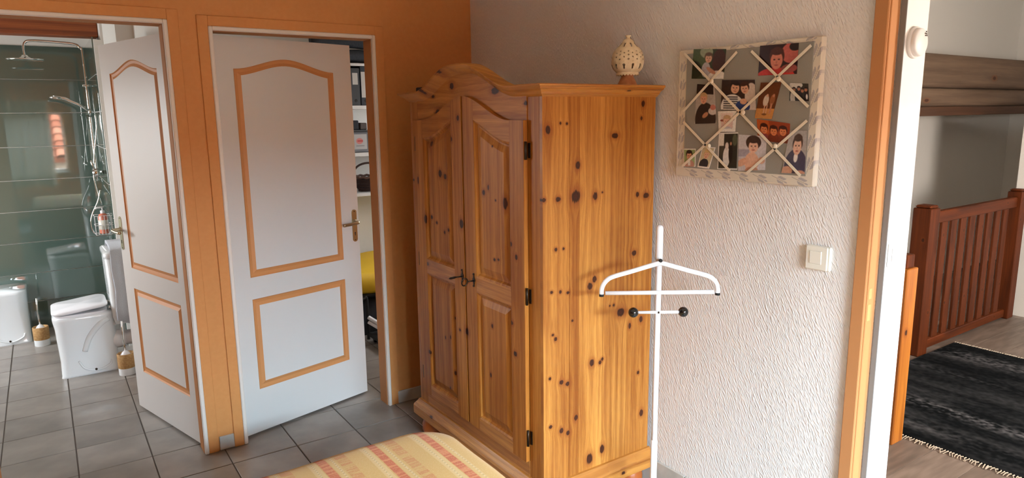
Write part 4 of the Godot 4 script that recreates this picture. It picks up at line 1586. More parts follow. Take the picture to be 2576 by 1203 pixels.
# ------------------------------------------------------------------ pierced ceramic lamp
func build_lamp() -> void:
	var c := Vector3(-0.128, 1.7225, 1.425)
	var t := thing("ceramic_lamp", "cream pierced ceramic lamp standing on top of the wardrobe", "lamp", c)
	var terracotta := triplanar(tmat(speckle(128, 128, Color8(200, 138, 96), Color8(182, 120, 82), 0.05, 301), 0.8, 0.3), Vector3(5, 5, 5))
	var b := mb().smooth(true)
	b.lathe([Vector2(0, 0), Vector2(0.05, 0), Vector2(0.052, 0.006), Vector2(0.046, 0.03), Vector2(0.034, 0.055), Vector2(0.024, 0.075), Vector2(0.022, 0.085), Vector2(0, 0.085)], c, 28)
	part("foot", b, terracotta, t, "bare terracotta flared foot of the lamp")
	# globe: heights above c.y
	var prof := [Vector2(0.0455, 0.0765), Vector2(0.0455, 0.083), Vector2(0.0445, 0.0905), Vector2(0.0485, 0.094), Vector2(0.0575, 0.104), Vector2(0.063, 0.1165), Vector2(0.0648, 0.13), Vector2(0.0638, 0.143), Vector2(0.0618, 0.158), Vector2(0.0563, 0.1715), Vector2(0.0468, 0.184), Vector2(0.0365, 0.193), Vector2(0.0275, 0.2025), Vector2(0.0222, 0.211), Vector2(0.0165, 0.218), Vector2(0.0095, 0.222), Vector2(0.0078, 0.227), Vector2(0.0115, 0.233), Vector2(0.0105, 0.2345), Vector2(0.006, 0.23)]
	var nv := 150
	var nu := 200
	var pr2: Array = []
	for i in nv + 1:
		var f := float(i) / nv * (prof.size() - 1)
		var k := mini(int(f), prof.size() - 2)
		var p0: Vector2 = prof[maxi(k - 1, 0)]
		var p3: Vector2 = prof[mini(k + 2, prof.size() - 1)]
		pr2.append(prof[k].cubic_interpolate(prof[k + 1], p0, p3, f - k))
	b = mb().smooth(true)
	for layer in 2:
		for i in nv:
			var p: Vector2 = pr2[i]
			var q: Vector2 = pr2[i + 1]
			if layer == 1 and p.y > 0.215:
				continue
			var dr := 0.0 if layer == 0 else -0.004
			for k in nu:
				var a0 := TAU * k / nu
				var a1 := TAU * (k + 1) / nu
				if lamp_hole((a0 + a1) * 0.5, (p.y + q.y) * 0.5):
					continue
				var e := q - p
				var am := (a0 + a1) * 0.5
				var out := Vector3(cos(am) * e.y, -e.x, sin(am) * e.y) * (1.0 if layer == 0 else -1.0)
				b.quad(c + Vector3(cos(a0) * (p.x + dr), p.y, sin(a0) * (p.x + dr)), c + Vector3(cos(a1) * (p.x + dr), p.y, sin(a1) * (p.x + dr)), c + Vector3(cos(a1) * (q.x + dr), q.y, sin(a1) * (q.x + dr)), c + Vector3(cos(a0) * (q.x + dr), q.y, sin(a0) * (q.x + dr)), out)
	var cream := triplanar(tmat(speckle(128, 128, Color8(232, 212, 176), Color8(220, 196, 156), 0.04, 302), 0.5, 0.4), Vector3(6, 6, 6))
	part("shade", b, cream, t, "cream ceramic globe pierced with stars and keyholes")


func lamp_hole(a: float, y: float) -> bool:
	var u: float
	var v: float
	# scalloped lower rim
	if y < 0.083:
		return y < 0.0765 + 0.0055 * absf(sin(a * 11.0))
	# keyholes near the belly, 9 round
	u = (fposmod(a / TAU * 11.0, 1.0) - 0.5) * TAU / 11.0 * 0.06
	v = y - 0.112
	if absf(u) < 0.004 and v > -0.009 and v < 0.006:
		return true
	if Vector2(u, v - 0.006).length() < 0.0055:
		return true
	# rows of four pointed stars and small triangles
	var rows := [[0.124, 0.0025, 0.5], [0.132, 0.0022, 0.0], [0.1395, 0.0052, 0.5], [0.1485, 0.0048, 0.0], [0.1565, 0.0044, 0.5], [0.164, 0.0038, 0.0], [0.1705, 0.0034, 0.5]]
	for r in rows:
		var rad := 0.062 if y < 0.15 else 0.055
		u = (fposmod(a / TAU * 22.0 * 0.5 + r[2], 1.0) - 0.5) * TAU / 11.0 * rad
		v = y - r[0]
		var s: float = r[1]
		if pow(absf(u), 0.85) + pow(absf(v), 0.85) < pow(s, 0.85):
			return true
	# slots in the neck
	u = (fposmod(a / TAU * 8.0, 1.0) - 0.5) * TAU / 8.0 * 0.03
	v = y - 0.196
	if absf(v) < 0.0075 and absf(u) < 0.003 + 0.0012 * v / 0.0075:
		return true
	return false


# ------------------------------------------------------------------ switches and thermostat
func build_switches() -> void:
	var t := thing("light_switch", "square cream light switch on the plaster wall below the pinboard", "switch", Vector3(0, 1.17, 2.225))
	var b := mb()
	b.box(Vector3(-0.006, 1.17, 2.226), Vector3(0.012, 0.082, 0.086), 0.004)
	part("mounting_box", b, M.plastic, t)
	b = mb()
	b.box(Vector3(-0.0145, 1.17, 2.222), Vector3(0.006, 0.08, 0.078), 0.0025)
	part("plate", b, M.plastic, t)
	b = mb()
	b.box(Vector3(-0.0182, 1.172, 2.22), Vector3(0.004, 0.044, 0.042), 0.0012, Basis(Vector3(0, 0, 1), 0.04))
	part("rocker", b, M.plastic, t)
	var zf := 2.4145
	t = thing("light_switch", "flat white light switch in the white reveal beside the orange door frame", "switch", Vector3(0.09, 1.2, zf))
	b = mb()
	b.box(Vector3(0.094, 1.2, zf + 0.003), Vector3(0.072, 0.076, 0.006), 0.002)
	part("plate", b, M.white_paint, t)
	b = mb()
	b.box(Vector3(0.096, 1.2, zf + 0.0068), Vector3(0.042, 0.044, 0.003), 0.001, Basis(Vector3(0, 1, 0), 0.05))
	part("rocker", b, M.white_paint, t)
	t = thing("smoke_alarm", "round white alarm fixed high in the white door reveal", "alarm", Vector3(0.125, 1.852, zf))
	var ax := Basis(Vector3(1, 0, 0), Vector3(0, 0, 1), Vector3(0, -1, 0))
	b = mb().smooth(true)
	b.lathe([Vector2(0, 0), Vector2(0.047, 0), Vector2(0.047, 0.008), Vector2(0.045, 0.01), Vector2(0.041, 0.0105)], Vector3(0.106, 1.852, zf), 28, ax)
	part("base", b, M.white_paint, t)
	b = mb().smooth(true)
	b.lathe([Vector2(0.041, 0.009), Vector2(0.042, 0.014), Vector2(0.041, 0.02), Vector2(0.036, 0.0235), Vector2(0, 0.0245)], Vector3(0.106, 1.852, zf), 28, ax)
	part("cover", b, M.white_paint, t)
	b = mb()
	for e in [[0.02, 0.026], [0.022, 0.02], [0.027, 0.025], [0.026, 0.031], [0.03, 0.02]]:
		b.tube([Vector3(0.1 + e[0], 1.852 + e[1], zf + 0.022), Vector3(0.1 + e[0], 1.852 + e[1], zf + 0.025)], 0.0022, 6)
	part("sounder_holes", b, M.dark_metal, t)


# ------------------------------------------------------------------ bathroom
func toilet_loops(x0: float, x1: float, z0: float, z1: float) -> Array:
	var loops: Array = []
	for e in [[0.0, 0.0, 0.0, 0.03], [0.012, 0.004, 0.004, 0.035], [0.1, 0.006, 0.012, 0.05], [0.22, 0.0, 0.012, 0.06], [0.32, -0.004, 0.004, 0.07], [0.375, -0.012, -0.004, 0.075], [0.392, -0.012, -0.004, 0.075], [0.4, -0.006, 0.002, 0.07]]:
		loops.append(rounded_rect(x0 + e[1], x1 - e[1] * 0.3, z0 + e[2], z1 - e[2], e[3], e[0], 6, 5))
	return loops


func brush_holder(c: Vector3, label: String) -> void:
	var t := thing("toilet_brush", label, "toilet brush", c)
	var b := mb().smooth(true)
	b.lathe([Vector2(0, 0), Vector2(0.05, 0), Vector2(0.051, 0.004), Vector2(0.051, 0.048)], c, 24)
	part("holder_base", b, M.ceramic, t, "white base of the brush holder")
	b = mb().smooth(true)
	b.lathe([Vector2(0.0505, 0.048), Vector2(0.0515, 0.05), Vector2(0.0515, 0.14), Vector2(0.0495, 0.143), Vector2(0.046, 0.143), Vector2(0.046, 0.12), Vector2(0, 0.12)], c, 24)
	part("cork_sleeve", b, triplanar(tmat(speckle(128, 128, Color8(196, 156, 104), Color8(172, 128, 78), 0.08, 401), 0.75), Vector3(5, 5, 5)), t, "tan cork sleeve")
	b = mb().smooth(true)
	b.lathe([Vector2(0.03, 0.118), Vector2(0.034, 0.128), Vector2(0.02, 0.15), Vector2(0.007, 0.16), Vector2(0, 0.16)], c, 16)
	part("brush_cap", b, M.white_gloss, t)
	b = mb().smooth(true)
	b.tube([c + Vector3(0, 0.15, 0), c + Vector3(-0.004, 0.26, 0), c + Vector3(0.0, 0.36, 0.0)], 0.006, 10)
	part("handle", b, M.chrome, t)


func build_bathroom() -> void:
	var teal := mat(Color8(84, 102, 94), 0.03, 0.0, 0.9)
	teal.clearcoat_enabled = true
	teal.clearcoat = 1.0
	teal.clearcoat_roughness = 0.02
	var far: MeshInstance3D = get_node("wall_bathroom_far")
	var right: MeshInstance3D = get_node("wall_bathroom_right")
	var ys: Array = [0.002]
	for y in [697.0, 617.0, 537.0, 457.0, 372.0, 285.0, 199.0, 112.0]:
		ys.append(at(0, y, BATH_Z).y)
	ys.insert(1, (ys[0] + ys[1]) * 0.5)
	for i in ys.size() - 1:
		var xx := -1.737
		for w in [0.9, 0.9, 0.36]:
			var b := mb()
			b.span(Vector3(xx - w + 0.004, ys[i] + 0.0022, BATH_Z), Vector3(xx, ys[i + 1] - 0.0022, BATH_Z + 0.008), 0.0012)
			part("glass_tile", b, teal, far)
			xx -= w
		var b2 := mb()
		b2.span(Vector3(-1.743, ys[i] + 0.0022, BATH_Z + 0.012), Vector3(-1.735, ys[i + 1] - 0.0022, -2.13), 0.0012)
		part("glass_tile", b2, teal, right)
	# wooden beam across the bathroom
	var b := mb()
	b.uvf = func(p: Vector3, _n: Vector3) -> Vector2: return Vector2((p.y + p.z) / 0.5, p.x / 1.9)
	b.span(Vector3(-3.9, 2.222, -2.4), Vector3(-1.692, 2.46, -2.25), 0.006)
	single("ceiling_beam", b, tmat(pine(256, 512, 0.5, 1.9, [0.0, 0.5], [0.1], [0.1, 0.4, 0.014, 0.02, 0.16, 0.8, 0.012, 0.018, 0.06, 1.3, 0.014, 0.02, 0.4, 0.6, 0.016, 0.03, 0.3, 1.5, 0.02, 0.03], 0.0, 0.0, Color8(168, 92, 44), Color8(112, 52, 24), 97), 0.5), "dark stained wooden beam over the shower", "beam")
	# toilet
	var x0 := -2.165
	var x1 := -1.83
	var z0 := -1.965
	var z1 := -1.615
	var t := thing("toilet", "white close coupled toilet facing away from the open door", "toilet", Vector3(-2.0, 0, -1.79))
	b = mb().smooth(true)
	b.loft(toilet_loops(x0, x1, z0, z1))
	var bowl := part("bowl", b, M.ceramic, t)
	b = mb().smooth(true)
	b.tube(curve3([Vector3(-1.87, 0.36, z1 - 0.018), Vector3(-1.92, 0.33, z1 - 0.008), Vector3(-1.985, 0.25, z1 - 0.01), Vector3(-2.02, 0.16, z1 - 0.014)], 6), 0.022, 12, 0.016)
	part("trapway", b, M.ceramic, bowl)
	b = mb().smooth(true)
	b.tube(curve3([Vector3(-2.06, 0.1, z1 - 0.008), Vector3(-2.03, 0.045, z1 - 0.004), Vector3(-1.96, 0.022, z1 - 0.002), Vector3(-1.89, 0.045, z1 - 0.006), Vector3(-1.875, 0.075, z1 - 0.012)], 6), 0.006, 8)
	part("base_bead", b, M.ceramic, bowl)
	b = mb().smooth(true)
	b.sphere(Vector3(-1.97, 0.03, z1 + 0.002), 0.008, 8)
	part("fixing_cap", b, M.dark_metal, bowl)
	b = mb()
	var lid: Array = []
	for e in [[0.404, 0.004], [0.408, 0.0], [0.42, 0.0], [0.426, 0.006]]:
		var lp := rounded_rect(x0 - 0.012 + e[1], x1 - 0.03 - e[1], z0 + 0.005 + e[1], z1 - 0.004 - e[1], 0.06, e[0], 6, 6)
		for i in lp.size():
			var p: Vector3 = lp[i]
			lp[i] = p + Vector3(0, 0.012 + 0.022 * smoothstep(x0, x1 - 0.04, p.x), 0)
		lid.append(lp)
	b.smooth(true)
	b.loft(lid)
	part("lid", b, M.white_gloss, t)
	b = mb()
	var sl: Array = []
	for e in [[0.399, 0.006], [0.414, 0.006]]:
		sl.append(rounded_rect(x0 - 0.006 + e[1], x1 - 0.035, z0 + 0.008, z1 - 0.008, 0.06, e[0], 6, 6))
	b.loft(sl)
	part("seat", b, M.white_gloss, t)
	b = mb().smooth(true)
	for z in [z0 + 0.09, z1 - 0.09]:
		b = mb().smooth(true)
		b.tube([Vector3(x1 - 0.02, 0.415, z - 0.02), Vector3(x1 - 0.02, 0.415, z + 0.02)], 0.011, 10)
		part("seat_hinge", b, M.chrome, t)
	b = mb().smooth(true)
	b.loft([rounded_rect(-1.832, -1.68, -1.965, -1.61, 0.03, 0.31, 5, 4), rounded_rect(-1.842, -1.68, -1.97, -1.605, 0.035, 0.36, 5, 4), rounded_rect(-1.848, -1.68, -1.975, -1.6, 0.035, 0.755, 5, 4)])
	part("tank", b, M.ceramic, t)
	b = mb().smooth(true)
	b.loft([rounded_rect(-1.852, -1.678, -1.98, -1.597, 0.036, 0.756, 5, 4), rounded_rect(-1.856, -1.678, -1.984, -1.594, 0.038, 0.768, 5, 4), rounded_rect(-1.854, -1.678, -1.982, -1.596, 0.038, 0.788, 5, 4), rounded_rect(-1.84, -1.69, -1.97, -1.61, 0.03, 0.797, 5, 4)])
	part("tank_lid", b, M.ceramic, t)
	b = mb().smooth(true)
	b.loft([rounded_rect(-1.86, -1.7, -1.93, -1.65, 0.03, 0.3, 5, 4), rounded_rect(-1.84, -1.69, -1.94, -1.64, 0.03, 0.33, 5, 4)])
	part("tank_seat", b, M.ceramic, t)
	b = mb().smooth(true)
	var pz := -1.7
	b.tube([Vector3(-1.86, 0.19, pz), Vector3(-1.8, 0.19, pz)], 0.062, 18)
	b.tube([Vector3(-1.8, 0.19, pz), Vector3(-1.68, 0.185, pz)], 0.05, 18)
	b.tube([Vector3(-1.8, 0.19, pz), Vector3(-1.78, 0.19, pz)], 0.06, 18)
	part("waste_pipe", b, M.white_gloss, t)
	# towel over the tank
	b = mb().smooth(true)
	var rows: Array = []
	var n := 16
	for i in n + 1:
		var s := float(i) / n
		var x := lerpf(-1.818, -1.7, s)
		var row: Array = []
		var wob := sin(s * 9.0) * 0.006
		for e in [[0.60, -1.99], [0.73, -1.995], [0.802, -1.97], [0.808, -1.8], [0.806, -1.64], [0.79, -1.592], [0.7, -1.585], [0.55, -1.583], [0.42, -1.58], [0.345 - 0.055 * s, -1.582]]:
			row.append(Vector3(x - 0.004 * sin(e[0] * 20.0), e[0] + (0.012 if e[0] > 0.78 else 0.0), e[1] + (wob if e[0] < 0.78 else 0.0)))
		rows.append(row)
	for i in n:
		b.strip(rows[i], rows[i + 1], Vector3(-0.1, 1.0, 1.0))
	var rows2: Array = []
	for r in rows:
		var q: Array = []
		for p in r:
			var dz := 0.014 if p.z > -1.62 else (-0.014 if p.z < -1.98 else 0.0)
			q.append(p + Vector3(0, 0.014 if p.y > 0.78 else 0.0, dz))
		rows2.append(q)
	for i in n:
		b.strip(rows2[i], rows2[i + 1], Vector3(-0.1, 1.0, 1.0))
	for i in rows[0].size() - 1:
		b.quad(rows[0][i], rows[0][i + 1], rows2[0][i + 1], rows2[0][i], Vector3(-1, 0, 0))
		b.quad(rows[n][i], rows[n][i + 1], rows2[n][i + 1], rows2[n][i], Vector3(1, 0, 0))
	var last: int = rows[0].size() - 1
	for i in n:
		b.quad(rows[i][last], rows[i + 1][last], rows2[i + 1][last], rows2[i][last], Vector3(0, -1, 0))
	var tm := relief(triplanar(tmat(speckle(128, 128, Color8(208, 210, 216), Color8(184, 187, 194), 0.2, 402, 3), 0.98, 0.1), Vector3(9, 9, 9)), grey_noise(128, 0.25, 403, 2), 0.25)
	single("towel", b, tm, "thick grey bath towel hung over the toilet tank", "towel")
	brush_holder(Vector3(-1.802, 0, -1.486), "toilet brush in cork sleeved holder beside the toilet waste pipe")
	# doubled image of the toilet bowl and brush, modelled again at the tiled wall
	t = thing("toilet_bowl_double", "double of the white toilet bowl, without a tank, against the green tiles", "toilet bowl", Vector3(-2.5, 0, -2.83))
	b = mb().smooth(true)
	b.loft(toilet_loops(-2.66, -2.325, -3.005, -2.665))
	part("bowl", b, M.ceramic, t)
	b = mb().smooth(true)
	b.tube(curve3([Vector3(-2.55, 0.1, -2.672), Vector3(-2.52, 0.045, -2.668), Vector3(-2.45, 0.022, -2.666), Vector3(-2.38, 0.045, -2.67), Vector3(-2.365, 0.075, -2.676)], 6), 0.006, 8)
	part("base_bead", b, M.ceramic, t)
	b = mb().smooth(true)
	b.sphere(Vector3(-2.46, 0.03, -2.664), 0.008, 8)
	part("fixing_cap", b, M.dark_metal, t)
	brush_holder(Vector3(-2.263, 0, -2.532), "double of the toilet brush in cork sleeved holder near the green tiled wall")
	# shower column
	t = thing("shower_column", "chrome shower column with flat rain head and hand shower on green tiles", "shower", Vector3(-1.785, 1.0, -2.5))
	var zc := -2.5
	var rz := -1.785
	b = mb().smooth(true)
	b.tube(curve3([Vector3(rz, 1.2, zc), Vector3(rz, 1.7, zc), Vector3(rz, 2.12, zc), Vector3(rz - 0.012, 2.165, zc), Vector3(rz - 0.05, 2.192, zc), Vector3(-2.0, 2.203, zc), Vector3(-2.09, 2.203, zc), Vector3(-2.122, 2.19, zc), Vector3(-2.133, 2.155, zc), Vector3(-2.133, 2.095, zc)], 6), 0.0095, 12)
	part("riser", b, M.chrome, t)
	b = mb().smooth(true)
	b.lathe([Vector2(0, 2.066), Vector2(0.108, 2.066), Vector2(0.114, 2.07), Vector2(0.112, 2.076), Vector2(0.04, 2.082), Vector2(0.022, 2.092), Vector2(0.016, 2.104), Vector2(0, 2.104)], Vector3(-2.133, 0, zc), 32)
	part("rain_head", b, M.chrome, t)
	b = mb().smooth(true)
	b.tube([Vector3(-1.81, 1.897, zc), Vector3(-1.744, 1.897, zc)], 0.01, 10)
	part("wall_bracket", b, M.chrome, t)
	b = mb().smooth(true)
	b.tube([Vector3(-1.77, 1.70, zc + 0.03), Vector3(-1.85, 1.765, zc + 0.03), Vector3(-1.93, 1.805, zc + 0.03), Vector3(-2.0, 1.816, zc + 0.03)], 0.011, 10)
	var hd := part("hand_shower", b, M.chrome, t)
	b = mb().smooth(true)
	b.lathe([Vector2(0, 0), Vector2(0.04, 0.0), Vector2(0.042, 0.006), Vector2(0.03, 0.014), Vector2(0, 0.018)], Vector3(-1.985, 1.803, zc + 0.03), 20, Basis(Vector3(0, 0, 1), -0.15))
	part("spray_face", b, M.chrome, hd)
	b = mb().smooth(true)
	b.tube([Vector3(rz, 1.68, zc - 0.005), Vector3(rz + 0.005, 1.72, zc + 0.04)], 0.016, 10)
	part("slide_holder", b, M.chrome, t)
	b = mb().smooth(true)
	var hose: Array = []
	for p in [[239, 288], [243, 322], [238, 385], [236, 440], [243, 478], [256, 515]]:
		hose.append(at(p[0], p[1], -2.44))
	b.tube(curve3(hose, 6), 0.0055, 8)
	hose = []
	for p in [[252, 478], [247, 505], [233, 538], [229, 560], [234, 582], [247, 592]]:
		hose.append(at(p[0], p[1], -2.42))
	b.tube(curve3(hose, 6), 0.0055, 8)
	part("hose", b, M.chrome, t)
	b = mb().smooth(true)
	b.tube([Vector3(-1.79, 1.27, -2.38), Vector3(-1.79, 1.27, -2.6)], 0.022, 14)
	b.tube([Vector3(-1.79, 1.27, -2.37), Vector3(-1.79, 1.27, -2.42)], 0.03, 14)
	b.tube([Vector3(-1.79, 1.27, -2.4), Vector3(-1.745, 1.27, -2.4)], 0.014, 10)
	b.tube([Vector3(-1.8, 1.28, -2.39), Vector3(-1.82, 1.36, -2.385)], 0.009, 10)
	part("mixer", b, M.chrome, t)
	# soap basket on the wall, with a pump bottle
	var bz := -2.32
	var bl := at(236, 543, bz)
	var br := at(284, 586, bz)
	t = thing("wire_basket", "small white wire basket on the shower wall", "basket", Vector3((bl.x + br.x) / 2, br.y, bz))
	var xa := bl.x
	var xb := -1.746
	for y in [br.y, (br.y + bl.y) * 0.5, bl.y]:
		b = mb()
		b.tube([Vector3(xa, y, bz + 0.05), Vector3(xb, y, bz + 0.05), Vector3(xb, y, bz - 0.06), Vector3(xa, y, bz - 0.06)], 0.0028, 6, -1.0, true)
		part("hoop", b, M.white_gloss, t)
	for i in 6:
		var x := lerpf(xa, xb, i / 5.0)
		b = mb()
		b.tube([Vector3(x, bl.y, bz + 0.05), Vector3(x, br.y, bz + 0.05), Vector3(x, br.y, bz - 0.06)], 0.002, 6)
		part("wire", b, M.white_gloss, t)
	t = thing("soap_bottle", "pump bottle of pinkish soap with white label in wire basket", "bottle", Vector3(-1.79, br.y, bz))
	var bc := Vector3(-1.79, br.y + 0.004, bz)
	b = mb().smooth(true)
	b.lathe([Vector2(0, 0), Vector2(0.03, 0), Vector2(0.032, 0.004), Vector2(0.032, 0.125), Vector2(0.026, 0.14), Vector2(0.013, 0.148), Vector2(0, 0.148)], bc, 20)
	part("body", b, mat(Color8(214, 128, 104), 0.2), t)
	b = mb().smooth(true)
	b.lathe([Vector2(0.0325, 0.03), Vector2(0.0326, 0.03), Vector2(0.0326, 0.1), Vector2(0.0325, 0.1)], bc, 20)
	part("label", b, M.plastic, t)
	b = mb().smooth(true)
	b.lathe([Vector2(0, 0.148), Vector2(0.015, 0.148), Vector2(0.015, 0.168), Vector2(0.005, 0.17), Vector2(0.005, 0.19), Vector2(0, 0.19)], bc, 14)
	b.tube([bc + Vector3(0.008, 0.192, 0), bc + Vector3(-0.036, 0.19, 0), bc + Vector3(-0.042, 0.182, 0)], 0.006, 8)
	part("pump", b, M.white_gloss, t)


# ------------------------------------------------------------------ store room behind the second door
func build_store_room() -> void:
	var zb := -2.1
	var zf := -1.78
	var i := 0
	for e in [[2.055, 0.02, "top"], [1.722, 0.03, "upper"], [1.348, 0.03, "middle"], [1.022, 0.026, "lower"]]:
		var b := mb()
		b.span(Vector3(-0.55, e[0] - e[1] * 0.5, zb), Vector3(0.62, e[0] + e[1] * 0.5, zf), 0.002)
		single("wall_shelf", b, M.white_paint, ["white wall shelf under the dark rolled fabric", "white wall shelf carrying the ring binders", "white wall shelf carrying the plastic bin", "white wall shelf under the wicker basket"][i], "shelf", "store room shelves")
		i += 1
	var cloth := relief(triplanar(mat(Color8(44, 46, 52), 0.8), Vector3(6, 6, 6)), grey_noise(128, 0.05, 501), 0.15)
	for k in 2:
		var b := mb().smooth(true)
		var y := 2.0655 + 0.056 + k * 0.114
		var path: Array = []
		for s in 13:
			path.append(Vector3(-0.3 + s * 0.06, y + sin(s * 1.3 + k) * 0.004, -1.86 - k * 0.03))
		b.tube(path, 0.052, 14)
		single("fabric_roll", b, cloth, ["dark grey rolled fabric lying on the store room top shelf", "dark grey rolled fabric on top of another roll"][k], "roll")
	# binders
	for k in 4:
		var x0 := -0.2 + k * 0.082
		var t := thing("ring_binder", ["dark ring binder, first of the row on the store room shelf", "dark ring binder, second of the row on the store room shelf", "dark ring binder with small pale label", "dark ring binder with tall pale spine label"][k], "binder", Vector3(x0 + 0.038, 1.737, -1.93), "ring binders on the store room shelf")
		var h := 0.305 if k != 2 else 0.29
		var b := mb()
		b.span(Vector3(x0, 1.7375, -2.07), Vector3(x0 + 0.076, 1.7375 + h, -1.79), 0.003)
		part("cover", b, mat([Color8(40, 42, 48), Color8(30, 32, 36), Color8(60, 60, 62), Color8(34, 38, 46)][k], 0.45), t)
		b = mb()
		if k == 3:
			b.span(Vector3(x0 + 0.006, 1.80, -1.7905), Vector3(x0 + 0.07, 2.0, -1.7893))
		else:
			b.span(Vector3(x0 + 0.016, 1.90, -1.7905), Vector3(x0 + 0.06, 1.99, -1.7893))
		part("label", b, mat(Color8(196, 188, 180), 0.7), t)
		b = mb()
		b.tube([Vector3(x0 + 0.038, 1.775, -1.7905), Vector3(x0 + 0.038, 1.775, -1.7885)], 0.012, 14)
		part("finger_ring", b, M.black, t)
	# plastic bin with a printed label
	var t := thing("storage_bin", "grey translucent plastic bin with a red printed label", "bin", Vector3(0.05, 1.363, -1.93))
	var b := mb()
	b.span(Vector3(-0.15, 1.3635, -2.06), Vector3(0.11, 1.53, -1.8), 0.008)
	part("body", b, mat(Color8(112, 112, 116), 0.25), t)
	b = mb()
	b.span(Vector3(-0.156, 1.531, -2.066), Vector3(0.116, 1.545, -1.794), 0.004)
	part("lid", b, mat(Color8(70, 72, 76), 0.3), t)
	b = mb()
	b.uvf = func(p: Vector3, _n: Vector3) -> Vector2: return Vector2((p.x + 0.035) / 0.115, 1.0 - (p.y - 1.39) / 0.12)
	b.span(Vector3(-0.035, 1.39, -1.8005), Vector3(0.08, 1.51, -1.799))
	part("label", b, tmat(ImageTexture.create_from_image(paint(64, 64, [["r", 0, 0, 1, 1, Color8(176, 170, 168)], ["e", 0.45, 0.45, 0.25, 0.2, Color8(196, 120, 112)], ["r", 0.3, 0.4, 0.7, 0.5, Color8(186, 70, 66)], ["r", 0.2, 0.75, 0.8, 0.79, Color8(120, 116, 114)]])), 0.6), t)
	for k in 3:
		b = mb()
		var xx := -0.1 + k * 0.07
		b.span(Vector3(xx, 1.5455, -2.0), Vector3(xx + 0.06, 1.6 + 0.02 * (k % 2), -1.83), 0.006)
		single("cardboard_box", b, mat([Color8(70, 60, 52), Color8(46, 46, 50), Color8(84, 74, 70)][k], 0.8), ["small brown box on the plastic bin lid", "small dark grey box on the plastic bin lid", "small taupe box on the plastic bin lid"][k], "box")
	# wicker basket: woven rings, stakes and a handle
	var c := Vector3(0.115, 1.036, -1.92)
	t = thing("wicker_basket", "dark wicker basket with a hoop handle on the shelf", "basket", c)
	var wick := mat(Color8(58, 36, 30), 0.5)
	var wick2 := mat(Color8(92, 66, 56), 0.5)
	b = mb().smooth(true)
	for k in 8:
		var r := 0.07 + k * 0.0085
		var ring: Array = []
		for s in 40:
			var a := TAU * s / 40.0
			ring.append(c + Vector3(cos(a) * (r + 0.004 * sin(s * PI * 0.5 + k * PI)), 0.008 + k * 0.0135, sin(a) * r * 0.85))
		b.tube(ring, 0.0072, 6, -1.0, true)
	part("weave", b, wick, t)
	b = mb().smooth(true)
	var rim: Array = []
	for s in 60:
		var a := TAU * s / 60.0
		rim.append(c + Vector3(cos(a) * 0.136, 0.12 + 0.004 * sin(s * 1.6), sin(a) * 0.116))
	b.tube(rim, 0.01, 8, -1.0, true)
	part("rim", b, wick2, t)
	b = mb().smooth(true)
	var hoop: Array = []
	for s in 17:
		var a := PI * s / 16.0
		hoop.append(c + Vector3(-cos(a) * 0.13, 0.12 + 0.115 * pow(sin(a), 0.7), 0.03))
	b.tube(hoop, 0.0085, 8)
	part("handle", b, wick, t)
	b = mb()
	b.lathe([Vector2(0, 0.002), Vector2(0.07, 0.002), Vector2(0.07, 0.01), Vector2(0, 0.01)], c, 20)
	part("bottom", b, wick, t)
	# folding cot with a yellow mattress
	t = thing("folding_cot", "black framed folding cot with a yellow cover, below the shelves", "cot", Vector3(0.1, 0, -1.5))
	b = mb().smooth(true)
	var lp: Array = []
	for e in [[0.33, 0.02], [0.35, 0.0], [0.44, 0.0], [0.475, 0.02], [0.485, 0.06]]:
		lp.append(rounded_rect(-0.34 + e[1], 0.5 - e[1], -2.0 + e[1], -1.22 - e[1], 0.06, e[0] + 0.02, 6, 8))
	for r in lp:
		for k in r.size():
			var p: Vector3 = r[k]
			r[k] = p + Vector3(0, 0.012 * sin(p.x * 11.0) * sin(p.z * 9.0), 0)
	b.loft(lp)
	part("cover", b, mat(Color8(226, 180, 34), 0.7), t, "bright yellow cotton cover")
	b = mb().smooth(true)
	b.tube(curve3([Vector3(-0.36, 0.0, -1.2), Vector3(-0.36, 0.28, -1.19), Vector3(-0.34, 0.315, -1.19), Vector3(-0.26, 0.318, -1.19), Vector3(-0.235, 0.3, -1.19), Vector3(-0.232, 0.0, -1.2)], 5), 0.012, 8)
	part("head_loop", b, M.matt_black, t)
	for z in [-1.24, -1.98]:
		b = mb().smooth(true)
		b.tube([Vector3(-0.4, 0.325, z), Vector3(0.5, 0.325, z)], 0.014, 8)
		part("side_rail", b, M.matt_black, t)
		for x in [-0.38, 0.4]:
			b = mb().smooth(true)
			b.tube([Vector3(x, 0.0, z), Vector3(x, 0.32, z)], 0.012, 8)
			part("leg", b, M.matt_black, t)
	# dark bag under the cot
	b = mb()
	b.smooth(true)
	b.loft([rounded_rect(-0.3, 0.1, -1.9, -1.3, 0.08, 0.0, 6, 4), rounded_rect(-0.33, 0.13, -1.93, -1.27, 0.1, 0.1, 6, 4), rounded_rect(-0.32, 0.12, -1.92, -1.28, 0.1, 0.24, 6, 4), rounded_rect(-0.28, 0.08, -1.88, -1.32, 0.1, 0.27, 6, 4)])
	single("duffel_bag", b, cloth, "dark soft bag pushed under the yellow cot", "bag")
	# folded clothes airer leaning by the cot
	t = thing("clothes_airer", "folded white metal airer lying on the black trolley under the yellow cot", "airer", Vector3(-0.15, 0.1, -1.0))
	var p0 := at(926, 798, -1.12)
	var p1 := at(990, 836, -1.0)
	for k in 2:
		b = mb()
		var q0 := p0 - Vector3(0, k * 0.035, 0)
		var q1 := p1 - Vector3(0, k * 0.035, 0)
		var dx := (q1 - q0).normalized()
		var sd := dx.cross(Vector3.UP).normalized()
		b.box((q0 + q1) * 0.5, Vector3((q1 - q0).length(), 0.022, 0.03), 0.004, Basis(dx, sd.cross(dx), sd))
		part("rail", b, M.white_gloss, t)
